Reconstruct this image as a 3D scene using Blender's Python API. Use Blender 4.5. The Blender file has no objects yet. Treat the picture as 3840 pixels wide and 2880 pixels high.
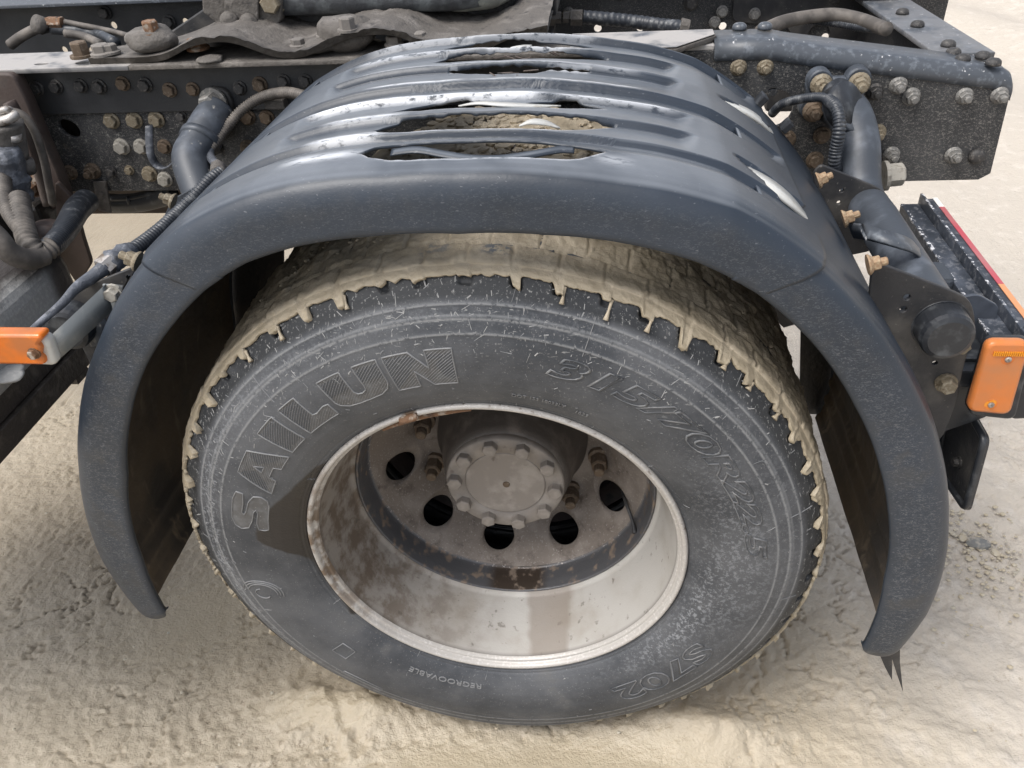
import bpy, math, random
import numpy as np
from mathutils import Vector, Matrix

random.seed(7)
rng = np.random.default_rng(11)
S = bpy.context.scene
C = S.collection

# ------------------------------------------------------------------ camera
cam_d = bpy.data.cameras.new("camera")
cam = bpy.data.objects.new("camera", cam_d)
C.objects.link(cam)
yaw, pitch, roll = -0.13917, 0.63404, -0.06759
cy_, sy_, cp_, sp_ = math.cos(yaw), math.sin(yaw), math.cos(pitch), math.sin(pitch)
fw = Vector((sy_*cp_, cy_*cp_, -sp_)); rt = Vector((cy_, -sy_, 0)); up = rt.cross(fw)
cr, sr = math.cos(roll), math.sin(roll)
rt2 = rt*cr + up*sr; up2 = up*cr - rt*sr
m = Matrix((rt2, up2, -fw)).transposed().to_4x4()
m.translation = Vector((0.16878, -0.87545, 1.48467))
cam.matrix_world = m
cam_d.sensor_width = 36; cam_d.lens = 3050/3840*36
cam_d.clip_start = 0.02; cam_d.clip_end = 400
S.camera = cam

# ------------------------------------------------------------------ light
w = bpy.data.worlds.new("World"); S.world = w; w.use_nodes = True
nt = w.node_tree; nt.nodes.clear()
sky = nt.nodes.new("ShaderNodeTexSky"); sky.sky_type = 'NISHITA'; sky.sun_disc = False
SUN_EL, SUN_AZ = math.radians(60), math.radians(232)     # azimuth measured from +Y towards +X
sky.sun_elevation = SUN_EL; sky.sun_rotation = SUN_AZ
sky.air_density = 1.0; sky.dust_density = 4.0; sky.ozone_density = 1.0; sky.altitude = 200
bg = nt.nodes.new("ShaderNodeBackground"); bg.inputs[1].default_value = 0.15
wo = nt.nodes.new("ShaderNodeOutputWorld")
hsv = nt.nodes.new('ShaderNodeHueSaturation'); hsv.inputs['Saturation'].default_value = .42   # overcast: greyer than a clear sky
nt.links.new(sky.outputs[0], hsv.inputs['Color']); nt.links.new(hsv.outputs[0], bg.inputs[0]); nt.links.new(bg.outputs[0], wo.inputs[0])
sd = bpy.data.lights.new("sun", 'SUN'); sd.energy = 1.5; sd.angle = math.radians(30); sd.color = (1, .97, .93)
so = bpy.data.objects.new("sun", sd); C.objects.link(so)
dv = Vector((math.sin(SUN_AZ)*math.cos(SUN_EL), math.cos(SUN_AZ)*math.cos(SUN_EL), math.sin(SUN_EL)))
so.rotation_euler = dv.to_track_quat('Z', 'Y').to_euler(); so.location = (1, 2, 6)
S.view_settings.view_transform = 'Standard'; S.view_settings.look = 'None'
S.view_settings.gamma = 1; S.view_settings.exposure = 0.7
S.view_settings.use_curve_mapping = False
try:
    S.cycles.max_bounces = 5; S.cycles.diffuse_bounces = 3; S.cycles.glossy_bounces = 2
    S.cycles.caustics_reflective = False; S.cycles.caustics_refractive = False
except Exception: pass

# ------------------------------------------------------------------ noise
def _h(ix, iy, iz, seed):
    n = (ix*374761393 + iy*668265263 + iz*2147483647 + seed*1274126177) & 0xffffffff
    n = ((n ^ (n >> 13))*1274126177) & 0xffffffff
    n = ((n ^ (n >> 16))*2246822519) & 0xffffffff
    return ((n ^ (n >> 15)) & 0xffffff)/float(0xffffff)
def vn(p, seed=0):
    p = np.asarray(p, float); i = np.floor(p).astype(np.int64); f = p-i; f = f*f*(3-2*f)
    out = 0
    for dx in (0, 1):
        for dy in (0, 1):
            for dz in (0, 1):
                wgt = (f[..., 0] if dx else 1-f[..., 0])*(f[..., 1] if dy else 1-f[..., 1])*(f[..., 2] if dz else 1-f[..., 2])
                out = out + wgt*_h(i[..., 0]+dx, i[..., 1]+dy, i[..., 2]+dz, seed)
    return out
def fbm(p, scale=1., oct=4, seed=0, gain=.5):
    p = np.asarray(p, float)*scale; a = 1.; s = 0; t = 0
    for k in range(oct):
        s = s + a*vn(p+17.3*k, seed+k); t += a; a *= gain; p = p*2.03
    return s/t

# ------------------------------------------------------------------ materials
def mat(name, base, rough=.6, metal=0., layers=(), bumps=(), spec=.5, rnd=0.0, coat=0.):
    """layers: dict(c=colour, s=scale or (sx,sy,sz), lo, hi, det, r=rough, attr=name, amt)"""
    m = bpy.data.materials.new(name); m.use_nodes = True
    t = m.node_tree; N = t.nodes; L = t.links; N.clear()
    out = N.new('ShaderNodeOutputMaterial'); b = N.new('ShaderNodeBsdfPrincipled')
    L.new(b.outputs[0], out.inputs[0])
    b.inputs['Metallic'].default_value = metal
    b.inputs['Specular IOR Level'].default_value = spec
    b.inputs['Coat Weight'].default_value = coat
    b.inputs['Coat Roughness'].default_value = .15
    tc = N.new('ShaderNodeTexCoord').outputs['Object']
    if rnd:
        oi = N.new('ShaderNodeObjectInfo'); va = N.new('ShaderNodeVectorMath'); va.operation = 'MULTIPLY_ADD'
        L.new(oi.outputs['Random'], va.inputs[0]); va.inputs[1].default_value = (31, 47, 59)
        L.new(tc, va.inputs[2]); tc = va.outputs[0]
    def noise(s, det, seed=0, rough=.55):
        mp = N.new('ShaderNodeMapping')
        mp.inputs['Scale'].default_value = s if isinstance(s, tuple) else (s, s, s)
        mp.inputs['Location'].default_value = (seed*3.1, seed*1.7, seed*2.3)
        L.new(tc, mp.inputs[0])
        n = N.new('ShaderNodeTexNoise'); n.inputs['Scale'].default_value = 1
        n.inputs['Detail'].default_value = det; n.inputs['Roughness'].default_value = rough
        L.new(mp.outputs[0], n.inputs[0]); return n
    col = None; rg = None
    rgb = N.new('ShaderNodeRGB'); rgb.outputs[0].default_value = (*base, 1); col = rgb.outputs[0]
    rv = N.new('ShaderNodeValue'); rv.outputs[0].default_value = rough; rg = rv.outputs[0]
    if rnd:
        hv = N.new('ShaderNodeHueSaturation'); mr = N.new('ShaderNodeMapRange')
        mr.inputs[3].default_value = 1-rnd; mr.inputs[4].default_value = 1+rnd
        L.new(oi.outputs['Random'], mr.inputs[0]); L.new(mr.outputs[0], hv.inputs['Value'])
        L.new(col, hv.inputs['Color']); col = hv.outputs[0]
    for k, l in enumerate(layers):
        fac = None
        if 's' in l:
            n = noise(l['s'], l.get('det', 4), l.get('seed', k+1), l.get('nr', .55))
            if l.get('warp'):
                n.inputs['Distortion'].default_value = l['warp']
            src = n.outputs[0]
            if l.get('ridge'):
                a = N.new('ShaderNodeMath'); a.operation = 'SUBTRACT'; L.new(src, a.inputs[0]); a.inputs[1].default_value = .5
                c = N.new('ShaderNodeMath'); c.operation = 'ABSOLUTE'; L.new(a.outputs[0], c.inputs[0]); src = c.outputs[0]
            r = N.new('ShaderNodeMapRange'); r.interpolation_type = 'SMOOTHSTEP'
            r.inputs[1].default_value = l['lo']; r.inputs[2].default_value = l['hi']
            r.inputs[3].default_value = 0; r.inputs[4].default_value = l.get('amt', 1)
            L.new(src, r.inputs[0]); fac = r.outputs[0]
        if 'attr' in l:
            a = N.new('ShaderNodeAttribute'); a.attribute_name = l['attr']
            if fac is None:
                fac = a.outputs['Fac']
                if l.get('amt', 1) != 1:
                    mm = N.new('ShaderNodeMath'); mm.operation = 'MULTIPLY'; L.new(fac, mm.inputs[0]); mm.inputs[1].default_value = l['amt']; fac = mm.outputs[0]
            else:
                mm = N.new('ShaderNodeMath'); mm.operation = 'MULTIPLY'; L.new(fac, mm.inputs[0]); L.new(a.outputs['Fac'], mm.inputs[1]); fac = mm.outputs[0]
        if l.get('up') is not None:           # lightens upward faces, standing in for sky sheen
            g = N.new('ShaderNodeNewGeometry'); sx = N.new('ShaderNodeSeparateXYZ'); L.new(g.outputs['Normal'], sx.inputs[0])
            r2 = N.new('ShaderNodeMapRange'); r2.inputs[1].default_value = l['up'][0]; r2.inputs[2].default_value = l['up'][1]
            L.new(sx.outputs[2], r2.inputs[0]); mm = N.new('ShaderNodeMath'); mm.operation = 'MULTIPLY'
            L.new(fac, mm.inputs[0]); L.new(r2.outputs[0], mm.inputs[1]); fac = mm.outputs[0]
        mx = N.new('ShaderNodeMix'); mx.data_type = 'RGBA'; L.new(fac, mx.inputs[0]); L.new(col, mx.inputs[6]); mx.inputs[7].default_value = (*l['c'], 1)
        col = mx.outputs[2]
        if 'r' in l:
            mf = N.new('ShaderNodeMix'); mf.data_type = 'FLOAT'; L.new(fac, mf.inputs[0]); L.new(rg, mf.inputs[2]); mf.inputs[3].default_value = l['r']; rg = mf.outputs[0]
    L.new(col, b.inputs['Base Color']); L.new(rg, b.inputs['Roughness'])
    prev = None
    for k, (s, strength, dist, det) in enumerate(bumps):
        n = noise(s, det, 40+k, .6)
        bp = N.new('ShaderNodeBump'); bp.inputs['Strength'].default_value = strength; bp.inputs['Distance'].default_value = dist
        L.new(n.outputs[0], bp.inputs['Height'])
        if prev is not None: L.new(prev, bp.inputs['Normal'])
        prev = bp.outputs[0]
    if prev is not None: L.new(prev, b.inputs['Normal'])
    return m

MUD = (.30, .235, .155); MUDL = (.42, .35, .25); DUST = (.17, .16, .145); DUSTG = (.20, .205, .21)
M = {}
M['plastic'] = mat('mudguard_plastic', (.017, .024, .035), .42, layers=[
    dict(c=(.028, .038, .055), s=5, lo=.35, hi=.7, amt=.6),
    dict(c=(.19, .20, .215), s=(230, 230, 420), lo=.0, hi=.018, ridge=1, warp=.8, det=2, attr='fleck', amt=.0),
    dict(c=(.17, .185, .205), s=7, lo=.1, hi=.6, up=(.80, .99), amt=.9, r=.40),  # sky sheen of the treads put into the colour by normal
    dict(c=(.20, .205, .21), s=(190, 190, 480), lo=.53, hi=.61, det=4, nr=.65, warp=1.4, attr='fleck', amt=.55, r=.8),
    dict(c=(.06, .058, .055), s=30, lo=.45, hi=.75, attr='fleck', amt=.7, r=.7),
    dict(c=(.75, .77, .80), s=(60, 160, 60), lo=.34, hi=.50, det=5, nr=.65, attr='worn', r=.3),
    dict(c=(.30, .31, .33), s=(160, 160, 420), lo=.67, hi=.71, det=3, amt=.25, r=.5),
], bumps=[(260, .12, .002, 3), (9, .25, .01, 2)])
M['plastic_in'] = mat('mudguard_inside', (.035, .032, .03), .7, layers=[
    dict(c=(.10, .078, .055), s=6, lo=.35, hi=.65, r=.8), dict(c=(.16, .13, .095), s=(30, 30, 8), lo=.55, hi=.75, r=.8)],
    bumps=[(40, .5, .006, 4)])
M['rubber'] = mat('tyre_rubber', (.030, .034, .041), .55, layers=[
    dict(c=(.090, .094, .102), s=7, lo=.30, hi=.66, det=7, nr=.62, amt=.9, r=.62),
    dict(c=(.125, .12, .11), s=14, lo=.55, hi=.8, det=5, amt=.5, attr='low'),
    dict(c=(.24, .25, .265), s=(150, 150, 150), lo=.50, hi=.60, det=4, nr=.75, attr='scuff', r=.8),
    dict(c=(.26, .26, .255), s=(75, 75, 330), lo=.665, hi=.685, det=3, warp=.6, amt=.8, attr='streak', r=.8),
    dict(c=(.26, .26, .255), s=(330, 75, 90), lo=.665, hi=.685, det=3, warp=.4, seed=9, amt=.8, attr='streak', r=.8),
    dict(c=(.24, .24, .235), s=330, lo=.62, hi=.68, det=3, nr=.7, amt=.6, r=.8),
    dict(c=(.22, .225, .23), attr='ring', s=200, lo=.3, hi=.5),
    dict(c=(.017, .015, .015), attr='wet', r=.28),
    dict(c=(.018, .020, .023), s=12, lo=.1, hi=.5, attr='shoulder', r=.6),
    dict(c=(.24, .24, .235), s=(300, 300, 120), lo=.58, hi=.66, det=4, nr=.7, attr='shoulder', r=.8),
], bumps=[(300, .25, .0015, 4), (45, .25, .003, 3)])
M['letter'] = mat('tyre_letter_face', (.085, .083, .082), .65, layers=[dict(c=(.12, .122, .125), s=60, lo=.4, hi=.7), dict(c=(.26, .26, .255), s=300, lo=.66, hi=.72)], bumps=[(300, .3, .001, 3)])
M['letter_edge'] = mat('tyre_letter_edge', (.165, .168, .172), .65, layers=[dict(c=(.22, .22, .22), s=120, lo=.5, hi=.7)], bumps=[(300, .3, .001, 3)])
M['letter_faint'] = mat('worn_letter_edge', (.115, .118, .123), .65, layers=[dict(c=(.17, .17, .17), s=40, lo=.5, hi=.65), dict(c=(.06,.064,.07), s=25, lo=.5, hi=.6, seed=8)], bumps=[(300, .3, .001, 3)])
M['splash'] = mat('dried_splash', (.30, .30, .295), .85, layers=[dict(c=(.16, .165, .17), s=30, lo=.4, hi=.6)])
M['mud'] = mat('tread_mud', (.31, .26, .185), .55, layers=[
    dict(c=(.41, .35, .26), s=22, lo=.35, hi=.65, det=5),
    dict(c=(.13, .095, .058), s=70, lo=.58, hi=.74, det=6, nr=.7, attr='back'),
    dict(c=(.33, .28, .20), attr='lip', s=40, lo=.2, hi=.6, r=.45),
    dict(c=(.10, .11, .12), s=90, lo=.44, hi=.56, det=5, attr='bare'),
], bumps=[(120, .5, .004, 5), (500, .4, .0015, 3)])
M['rim'] = mat('rim_paint', (.40, .385, .36), .55, .08, layers=[
    dict(c=(.31, .285, .25), s=10, lo=.4, hi=.75, det=5),
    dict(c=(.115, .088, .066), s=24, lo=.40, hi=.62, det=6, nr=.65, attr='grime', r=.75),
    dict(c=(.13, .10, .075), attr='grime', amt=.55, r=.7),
    dict(c=(.09, .075, .06), s=60, lo=.62, hi=.72, det=4, amt=.6),
    dict(c=(.20, .165, .135), attr='stain', r=.6),
    dict(c=(.085, .075, .068), attr='groove', r=.7),
], bumps=[(300, .25, .001, 4), (50, .2, .003, 3)])
M['rim_lip'] = mat('rim_lip_paint', (.40, .38, .355), .4, .08, layers=[
    dict(c=(.50, .48, .455), s=200, lo=.5, hi=.7, det=3),
    dict(c=(.12, .09, .07), s=120, lo=.55, hi=.7, det=5, attr='edge', r=.8),
    dict(c=(.16, .115, .08), s=40, lo=.35, hi=.6, attr='rust', r=.8)],
    bumps=[(400, .3, .001, 3)])
M['band'] = mat('disc_band', (.085, .085, .09), .38, .2, layers=[
    dict(c=(.05, .038, .03), attr='wet', r=.3), dict(c=(.20, .155, .12), s=45, lo=.52, hi=.68, det=6, r=.7),
    dict(c=(.33, .30, .28), s=160, lo=.6, hi=.68, attr='ridge')], bumps=[(200, .3, .0015, 4)])
M['disc'] = mat('wheel_disc', (.15, .125, .105), .65, .1, layers=[
    dict(c=(.23, .20, .175), s=14, lo=.42, hi=.7, det=5), dict(c=(.08, .062, .05), s=26, lo=.5, hi=.72, det=6, nr=.7),
    dict(c=(.30, .27, .24), s=260, lo=.58, hi=.7, det=3, amt=.7)], bumps=[(160, .5, .002, 4)])
M['hub'] = mat('dusty_hub', (.20, .178, .158), .7, 0, layers=[
    dict(c=(.27, .245, .22), s=30, lo=.45, hi=.7, det=5), dict(c=(.12, .10, .085), s=50, lo=.6, hi=.75, det=5)], bumps=[(250, .3, .001, 4)])
M['hub_dark'] = mat('greasy_hub', (.075, .064, .055), .6, 0, layers=[
    dict(c=(.16, .135, .115), s=18, lo=.5, hi=.75, det=5)], bumps=[(150, .4, .002, 4)])
M['rust'] = mat('rusty_steel', (.16, .085, .045), .8, 0, layers=[dict(c=(.32, .27, .22), s=90, lo=.5, hi=.65, det=4), dict(c=(.07, .035, .02), s=50, lo=.55, hi=.7)], bumps=[(200, .5, .002, 4)], rnd=.1)
M['frame'] = mat('chassis_paint', (.024, .025, .027), .5, 0, layers=[
    dict(c=(.055, .056, .058), s=8, lo=.35, hi=.75, det=4),
    dict(c=(.19, .18, .165), s=(240, 100, 400), lo=.53, hi=.60, det=4, nr=.7, warp=1, r=.85, attr='dusty', amt=.8),
    dict(c=(.20, .17, .13), s=30, lo=.60, hi=.75, det=6, nr=.7, amt=.8, r=.85, attr='lowdirt'),
    dict(c=(.27, .26, .235), s=70, lo=.585, hi=.64, det=7, nr=.75, amt=.9, r=.9, attr='lowdirt'),
], bumps=[(250, .4, .002, 4)])
M['frame_top'] = mat('chassis_top_flange', (.062, .070, .082), .42, 0, layers=[
    dict(c=(.13, .145, .165), s=90, lo=.5, hi=.72, det=5, r=.5), dict(c=(.50, .50, .50), s=110, lo=.66, hi=.72, det=4),
    dict(c=(.36, .34, .32), s=16, lo=.30, hi=.55, det=4, attr='pale')], bumps=[(250, .25, .001, 3)])
M['dark'] = mat('dark_steel', (.022, .022, .024), .55, 0, layers=[
    dict(c=(.075, .07, .064), s=14, lo=.42, hi=.72, det=5), dict(c=(.15, .14, .125), s=160, lo=.64, hi=.74, det=4, amt=.7)], bumps=[(160, .4, .002, 4)])
M['dark_wet'] = mat('dark_wet_steel', (.012, .012, .013), .35, 0, layers=[dict(c=(.05, .042, .034), s=10, lo=.5, hi=.8, det=5)], bumps=[(90, .4, .003, 4)])
M['brown'] = mat('brown_dirty_steel', (.055, .038, .032), .65, 0, layers=[
    dict(c=(.13, .105, .09), s=10, lo=.4, hi=.75, det=5), dict(c=(.02, .018, .017), s=20, lo=.55, hi=.75)], bumps=[(160, .4, .002, 4)])
M['mudsteel'] = mat('mud_caked_steel', (.10, .09, .08), .75, 0, layers=[
    dict(c=(.17, .155, .14), s=26, lo=.48, hi=.7, det=6), dict(c=(.05, .045, .042), s=40, lo=.58, hi=.72, det=5)], bumps=[(80, .7, .006, 5)])
M['bluepipe'] = mat('blue_grey_pipe', (.046, .053, .064), .48, 0, layers=[
    dict(c=(.11, .125, .15), s=20, lo=.45, hi=.75, det=4), dict(c=(.30, .29, .27), s=60, lo=.62, hi=.74, det=5, attr='dirty')], bumps=[(200, .2, .001, 3)])
M['hose'] = mat('corrugated_conduit', (.026, .030, .037), .42, 0, layers=[dict(c=(.13, .135, .14), s=60, lo=.5, hi=.75, det=4)], bumps=[(300, .2, .001, 2)])
M['hose_mud'] = mat('muddy_conduit', (.075, .066, .058), .65, 0, layers=[dict(c=(.17, .15, .13), s=24, lo=.4, hi=.7, det=5)], bumps=[(200, .3, .001, 3)])
M['tape'] = mat('blue_grey_tape', (.085, .092, .107), .4, 0, layers=[dict(c=(.19, .20, .225), s=60, lo=.5, hi=.7, det=4), dict(c=(.05, .05, .05), s=50, lo=.6, hi=.75)], bumps=[(90, .7, .004, 3)])
M['alu'] = mat('grubby_aluminium', (.50, .47, .44), .4, .5, layers=[dict(c=(.16, .13, .105), s=50, lo=.45, hi=.65, det=5, r=.8)], bumps=[(200, .4, .001, 3)])
M['tank'] = mat('dried_mud_panel', (.33, .33, .32), .8, 0, layers=[
    dict(c=(.40, .395, .38), s=150, lo=.45, hi=.65, det=4), dict(c=(.030, .024, .021), attr='wet', r=.6)], bumps=[(120, .6, .003, 5)])
M['tankdark'] = mat('wet_mud_panel', (.045, .037, .031), .5, 0, layers=[dict(c=(.10, .085, .07), s=40, lo=.5, hi=.7, det=5)], bumps=[(70, .7, .006, 5)])
M['orange'] = mat('amber_lens', (.68, .155, .006), .22, 0, layers=[dict(c=(.42, .13, .03), s=12, lo=.45, hi=.7, det=4, r=.5), dict(c=(.75, .27, .01), s=30, lo=.62, hi=.72)], bumps=[(300, .1, .0006, 2)], coat=.3)
M['orange_dull'] = mat('muddy_amber_lens', (.60, .175, .035), .35, 0, layers=[dict(c=(.45, .18, .07), s=12, lo=.4, hi=.7, det=4)], bumps=[(300, .15, .0008, 2)])
M['orange_rib'] = mat('amber_lens_rib', (.70, .27, .015), .3, 0)
M['red'] = mat('red_lens', (.38, .03, .05), .35, 0, layers=[dict(c=(.30, .09, .09), s=20, lo=.5, hi=.7)])
M['tape_red'] = mat('reflective_tape_red', (.42, .07, .09), .45, 0, layers=[dict(c=(.36, .14, .14), s=9, lo=.4, hi=.7)])
M['tape_white'] = mat('reflective_tape_white', (.72, .70, .66), .5, 0)
M['tape_orange'] = mat('reflective_tape_orange', (.60, .26, .12), .5, 0)
M['white'] = mat('bare_reflector', (.50, .50, .475), .35, 0, layers=[dict(c=(.45, .43, .38), s=80, lo=.55, hi=.7)], bumps=[(60, .5, .003, 3)])  # white for reflector, torn plastic and painted scoop highlights
M['black'] = mat('black_plastic', (.018, .02, .024), .42, 0, layers=[dict(c=(.07, .075, .08), s=40, lo=.5, hi=.75, det=4)], bumps=[(250, .2, .001, 3)])
M['bar'] = mat('lamp_bar_paint', (.028, .033, .042), .42, 0, layers=[dict(c=(.07, .08, .10), s=14, lo=.4, hi=.7), dict(c=(.60, .60, .62), s=90, lo=.52, hi=.60, det=5, nr=.7, attr='chip', r=.7)], bumps=[(250, .25, .001, 3)])
M['teal'] = mat('green_paint_mark', (.01, .25, .16), .5)
M['bolt_yellow'] = mat('muddy_yellow_bolt', (.17, .14, .095), .7, .1, layers=[dict(c=(.25, .22, .165), s=180, lo=.48, hi=.68, det=4), dict(c=(.08, .055, .03), s=140, lo=.58, hi=.7)], bumps=[(400, .4, .001, 3)], rnd=.2)
M['bolt_white'] = mat('dusty_pale_bolt', (.33, .31, .27), .75, .1, layers=[dict(c=(.22, .20, .17), s=160, lo=.5, hi=.7, det=4)], bumps=[(400, .4, .001, 3)], rnd=.12)
M['bolt_brown'] = mat('rusty_brown_bolt', (.11, .078, .052), .75, .1, layers=[dict(c=(.19, .15, .11), s=160, lo=.5, hi=.7, det=4)], bumps=[(400, .4, .001, 3)], rnd=.2)
M['bolt_dark'] = mat('dark_bolt', (.045, .043, .042), .6, .1, layers=[dict(c=(.11, .10, .09), s=160, lo=.5, hi=.7, det=4)], bumps=[(400, .4, .001, 3)], rnd=.2)
M['bolt_grey'] = mat('grey_dusty_nut', (.17, .165, .155), .6, .2, layers=[dict(c=(.29, .275, .25), s=180, lo=.5, hi=.66, det=4)], bumps=[(400, .4, .001, 3)], rnd=.12)
M['ground_mud'] = mat('wet_mud_ground', (.415, .355, .265), .42, layers=[
    dict(c=(.465, .405, .315), s=2.2, lo=.35, hi=.65, det=5),
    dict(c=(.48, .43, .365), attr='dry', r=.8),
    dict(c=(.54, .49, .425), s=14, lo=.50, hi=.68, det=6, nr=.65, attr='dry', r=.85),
    dict(c=(.24, .19, .13), s=(26, 26, 26), lo=.58, hi=.70, det=8, nr=.75, amt=.55),
    dict(c=(.24, .19, .125), attr='damp_shade', amt=.6, r=.4),  # wet mud tone with the truck's shade mixed into the colour
    dict(c=(.155, .118, .075), s=60, lo=.58, hi=.68, det=5, nr=.65, amt=.7, attr='clod'),
    dict(c=(.39, .33, .235), attr='puddle', r=.22),
], bumps=[(9, .35, .03, 8), (40, .5, .006, 8), (170, .8, .003, 6)])
M['stone'] = mat('grey_stone', (.20, .20, .19), .75, 0, layers=[dict(c=(.34, .31, .26), s=60, lo=.45, hi=.65, det=4)], bumps=[(120, .5, .002, 4)], rnd=.25)
M['clay'] = mat('ochre_crumbs', (.40, .345, .255), .85, 0, layers=[dict(c=(.46, .42, .34), s=50, lo=.45, hi=.65, det=4)], bumps=[(150, .5, .002, 4)], rnd=.2)
M['clamp'] = mat('tan_corroded_bolt', (.26,.17,.10), .7, .1, layers=[dict(c=(.36,.27,.17), s=180, lo=.45, hi=.65)], bumps=[(400,.4,.001,3)], rnd=.15)
M['greasy'] = mat('greasy_black_plate', (.04,.043,.048), .5, 0, layers=[dict(c=(.10,.11,.115), s=30, lo=.45, hi=.7, det=5)], bumps=[(60,.6,.004,5)])
M['palemetal'] = mat('pale_worn_metal', (.22,.23,.21), .5, .2, layers=[dict(c=(.36,.37,.33), s=40, lo=.45, hi=.65, det=5), dict(c=(.06,.065,.07), s=30, lo=.6, hi=.75)], bumps=[(120,.4,.002,4)])
M['strip'] = mat('dusty_galvanised_strip', (.20,.215,.22), .5, .2, layers=[dict(c=(.34,.34,.325), s=22, lo=.4, hi=.65, det=5), dict(c=(.08,.085,.09), s=40, lo=.6, hi=.72)], bumps=[(200,.3,.001,4)])
M['mudbolt'] = mat('mud_covered_bolt', (.17,.155,.14), .8, 0, bumps=[(200,.5,.002,4)], rnd=.15)

# ------------------------------------------------------------------ object helpers
def obj(name, mesh, material, parent=None, smooth=None, **props):
    o = bpy.data.objects.new(name, mesh); C.objects.link(o)
    if parent is not None: o.parent = parent
    ms = material if isinstance(material, (list, tuple)) else [material]
    if len(mesh.materials) == 0:
        for q in ms: mesh.materials.append(M[q] if isinstance(q, str) else q)
    for k, v in props.items(): o[k] = v
    return o
def mesh_pf(verts, faces, smooth=False, name='shape'):
    me = bpy.data.meshes.new(name); me.from_pydata([tuple(map(float, v)) for v in verts], [], [tuple(int(i) for i in f) for f in faces]); me.update()
    if smooth: me.polygons.foreach_set('use_smooth', [True]*len(me.polygons))
    return me
def mesh_np(V, F, smooth=True, name='shape', attrs=None):
    """V (n,3), F (m,4) quads"""
    me = bpy.data.meshes.new(name); n = len(V); mF = len(F)
    me.vertices.add(n); me.vertices.foreach_set('co', np.asarray(V, np.float32).ravel())
    me.loops.add(mF*4); me.loops.foreach_set('vertex_index', np.asarray(F, np.int32).ravel())
    me.polygons.add(mF); me.polygons.foreach_set('loop_start', np.arange(0, mF*4, 4, dtype=np.int32))
    me.polygons.foreach_set('loop_total', np.full(mF, 4, np.int32))
    me.polygons.foreach_set('use_smooth', np.full(mF, smooth))
    me.update(calc_edges=True)
    for k, a in (attrs or {}).items():
        at = me.attributes.new(k, 'FLOAT', 'POINT'); at.data.foreach_set('value', np.asarray(a, np.float32).ravel())
    return me
def grid_faces(nu, nv, wrap=False, flip=False):
    iu = np.arange(nu if wrap else nu-1); iv = np.arange(nv-1)
    a, b = np.meshgrid(iu, iv, indexing='ij'); a2 = (a+1) % nu
    F = np.stack([a*nv+b, a2*nv+b, a2*nv+b+1, a*nv+b+1], -1).reshape(-1, 4)
    return F[:, ::-1] if flip else F
def revolve(profile, n=96, cz=.5, cx=0., attrs=None, flip=False, smooth=True):
    """profile (k,2) of (r, y) turned about the wheel axis"""
    pr = np.asarray(profile, float); th = np.arange(n)/n*2*np.pi
    V = np.stack([cx+np.cos(th)[:, None]*pr[:, 0], np.broadcast_to(pr[:, 1], (n, len(pr))), cz+np.sin(th)[:, None]*pr[:, 0]], -1)
    at = None
    if attrs: at = {k: f(np.degrees(th)[:, None]+0*pr[:, 0], pr[:, 0]+0*th[:, None], pr[:, 1]+0*th[:, None]).ravel() for k, f in attrs.items()}
    return mesh_np(V.reshape(-1, 3), grid_faces(n, len(pr), True, flip), smooth, attrs=at)
def densify(pr, step):
    out = []
    for a, b in zip(pr[:-1], pr[1:]):
        a = np.array(a, float); b = np.array(b, float); k = max(1, int(np.ceil(np.linalg.norm(b-a)/step)))
        for i in range(k): out.append(a+(b-a)*i/k)
    out.append(np.array(pr[-1], float)); return np.array(out)
def catmull(pts, k=10):
    P_ = [Vector(p) for p in pts]; P_ = [P_[0]*2-P_[1]]+P_+[P_[-1]*2-P_[-2]]; out = []
    for i in range(1, len(P_)-2):
        for j in range(k):
            t = j/k
            out.append(.5*((2*P_[i])+(P_[i+1]-P_[i-1])*t+(2*P_[i-1]-5*P_[i]+4*P_[i+1]-P_[i+2])*t*t+(-P_[i-1]+3*P_[i]-3*P_[i+1]+P_[i+2])*t*t*t))
    out.append(P_[-2]); return out
def tube(pts, r, seg=12, k=8, pitch=None, amp=.12, cap=True, smooth=True, flat=1.0, lump=0.):
    """round tube along a spline; pitch makes it corrugated"""
    c = catmull(pts, k) if k > 1 else [Vector(p) for p in pts]
    if pitch:
        L_ = [0]
        for a, b in zip(c[:-1], c[1:]): L_.append(L_[-1]+(b-a).length)
        n = int(L_[-1]/pitch*4); cc = []
        arr = np.array([list(v) for v in c]); tt = np.linspace(0, L_[-1], n+1)
        cc = np.stack([np.interp(tt, L_, arr[:, i]) for i in range(3)], -1)
        c = [Vector(v) for v in cc]
    n = len(c); rr = r if hasattr(r, '__len__') else [r]*n
    if len(rr) != n: rr = np.interp(np.linspace(0, 1, n), np.linspace(0, 1, len(rr)), rr)
    V = []; nrm = None
    for i, p in enumerate(c):
        t = (c[min(i+1, n-1)]-c[max(i-1, 0)]).normalized()
        if nrm is None:
            nrm = t.cross(Vector((0, 0, 1)));
            if nrm.length < .1: nrm = t.cross(Vector((1, 0, 0)))
            nrm.normalize()
        else: nrm = (nrm-t*nrm.dot(t)).normalized()
        bn = t.cross(nrm); q = rr[i]
        if pitch: q *= (1, 1-amp*.5, 1-amp, 1-amp*.5)[i % 4]
        for j in range(seg):
            a = 2*math.pi*j/seg
            qq = q*(1+lump*(random.random()-.5)) if lump else q
            V.append(p+nrm*math.cos(a)*qq+bn*math.sin(a)*qq*flat)
    F = []
    for i in range(n-1):
        for j in range(seg):
            a = i*seg+j; b = i*seg+(j+1) % seg; F.append((a, b, b+seg, a+seg))
    if cap: F.append(tuple(range(seg))[::-1]); F.append(tuple(range((n-1)*seg, n*seg)))
    return mesh_pf(V, F, smooth)
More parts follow.
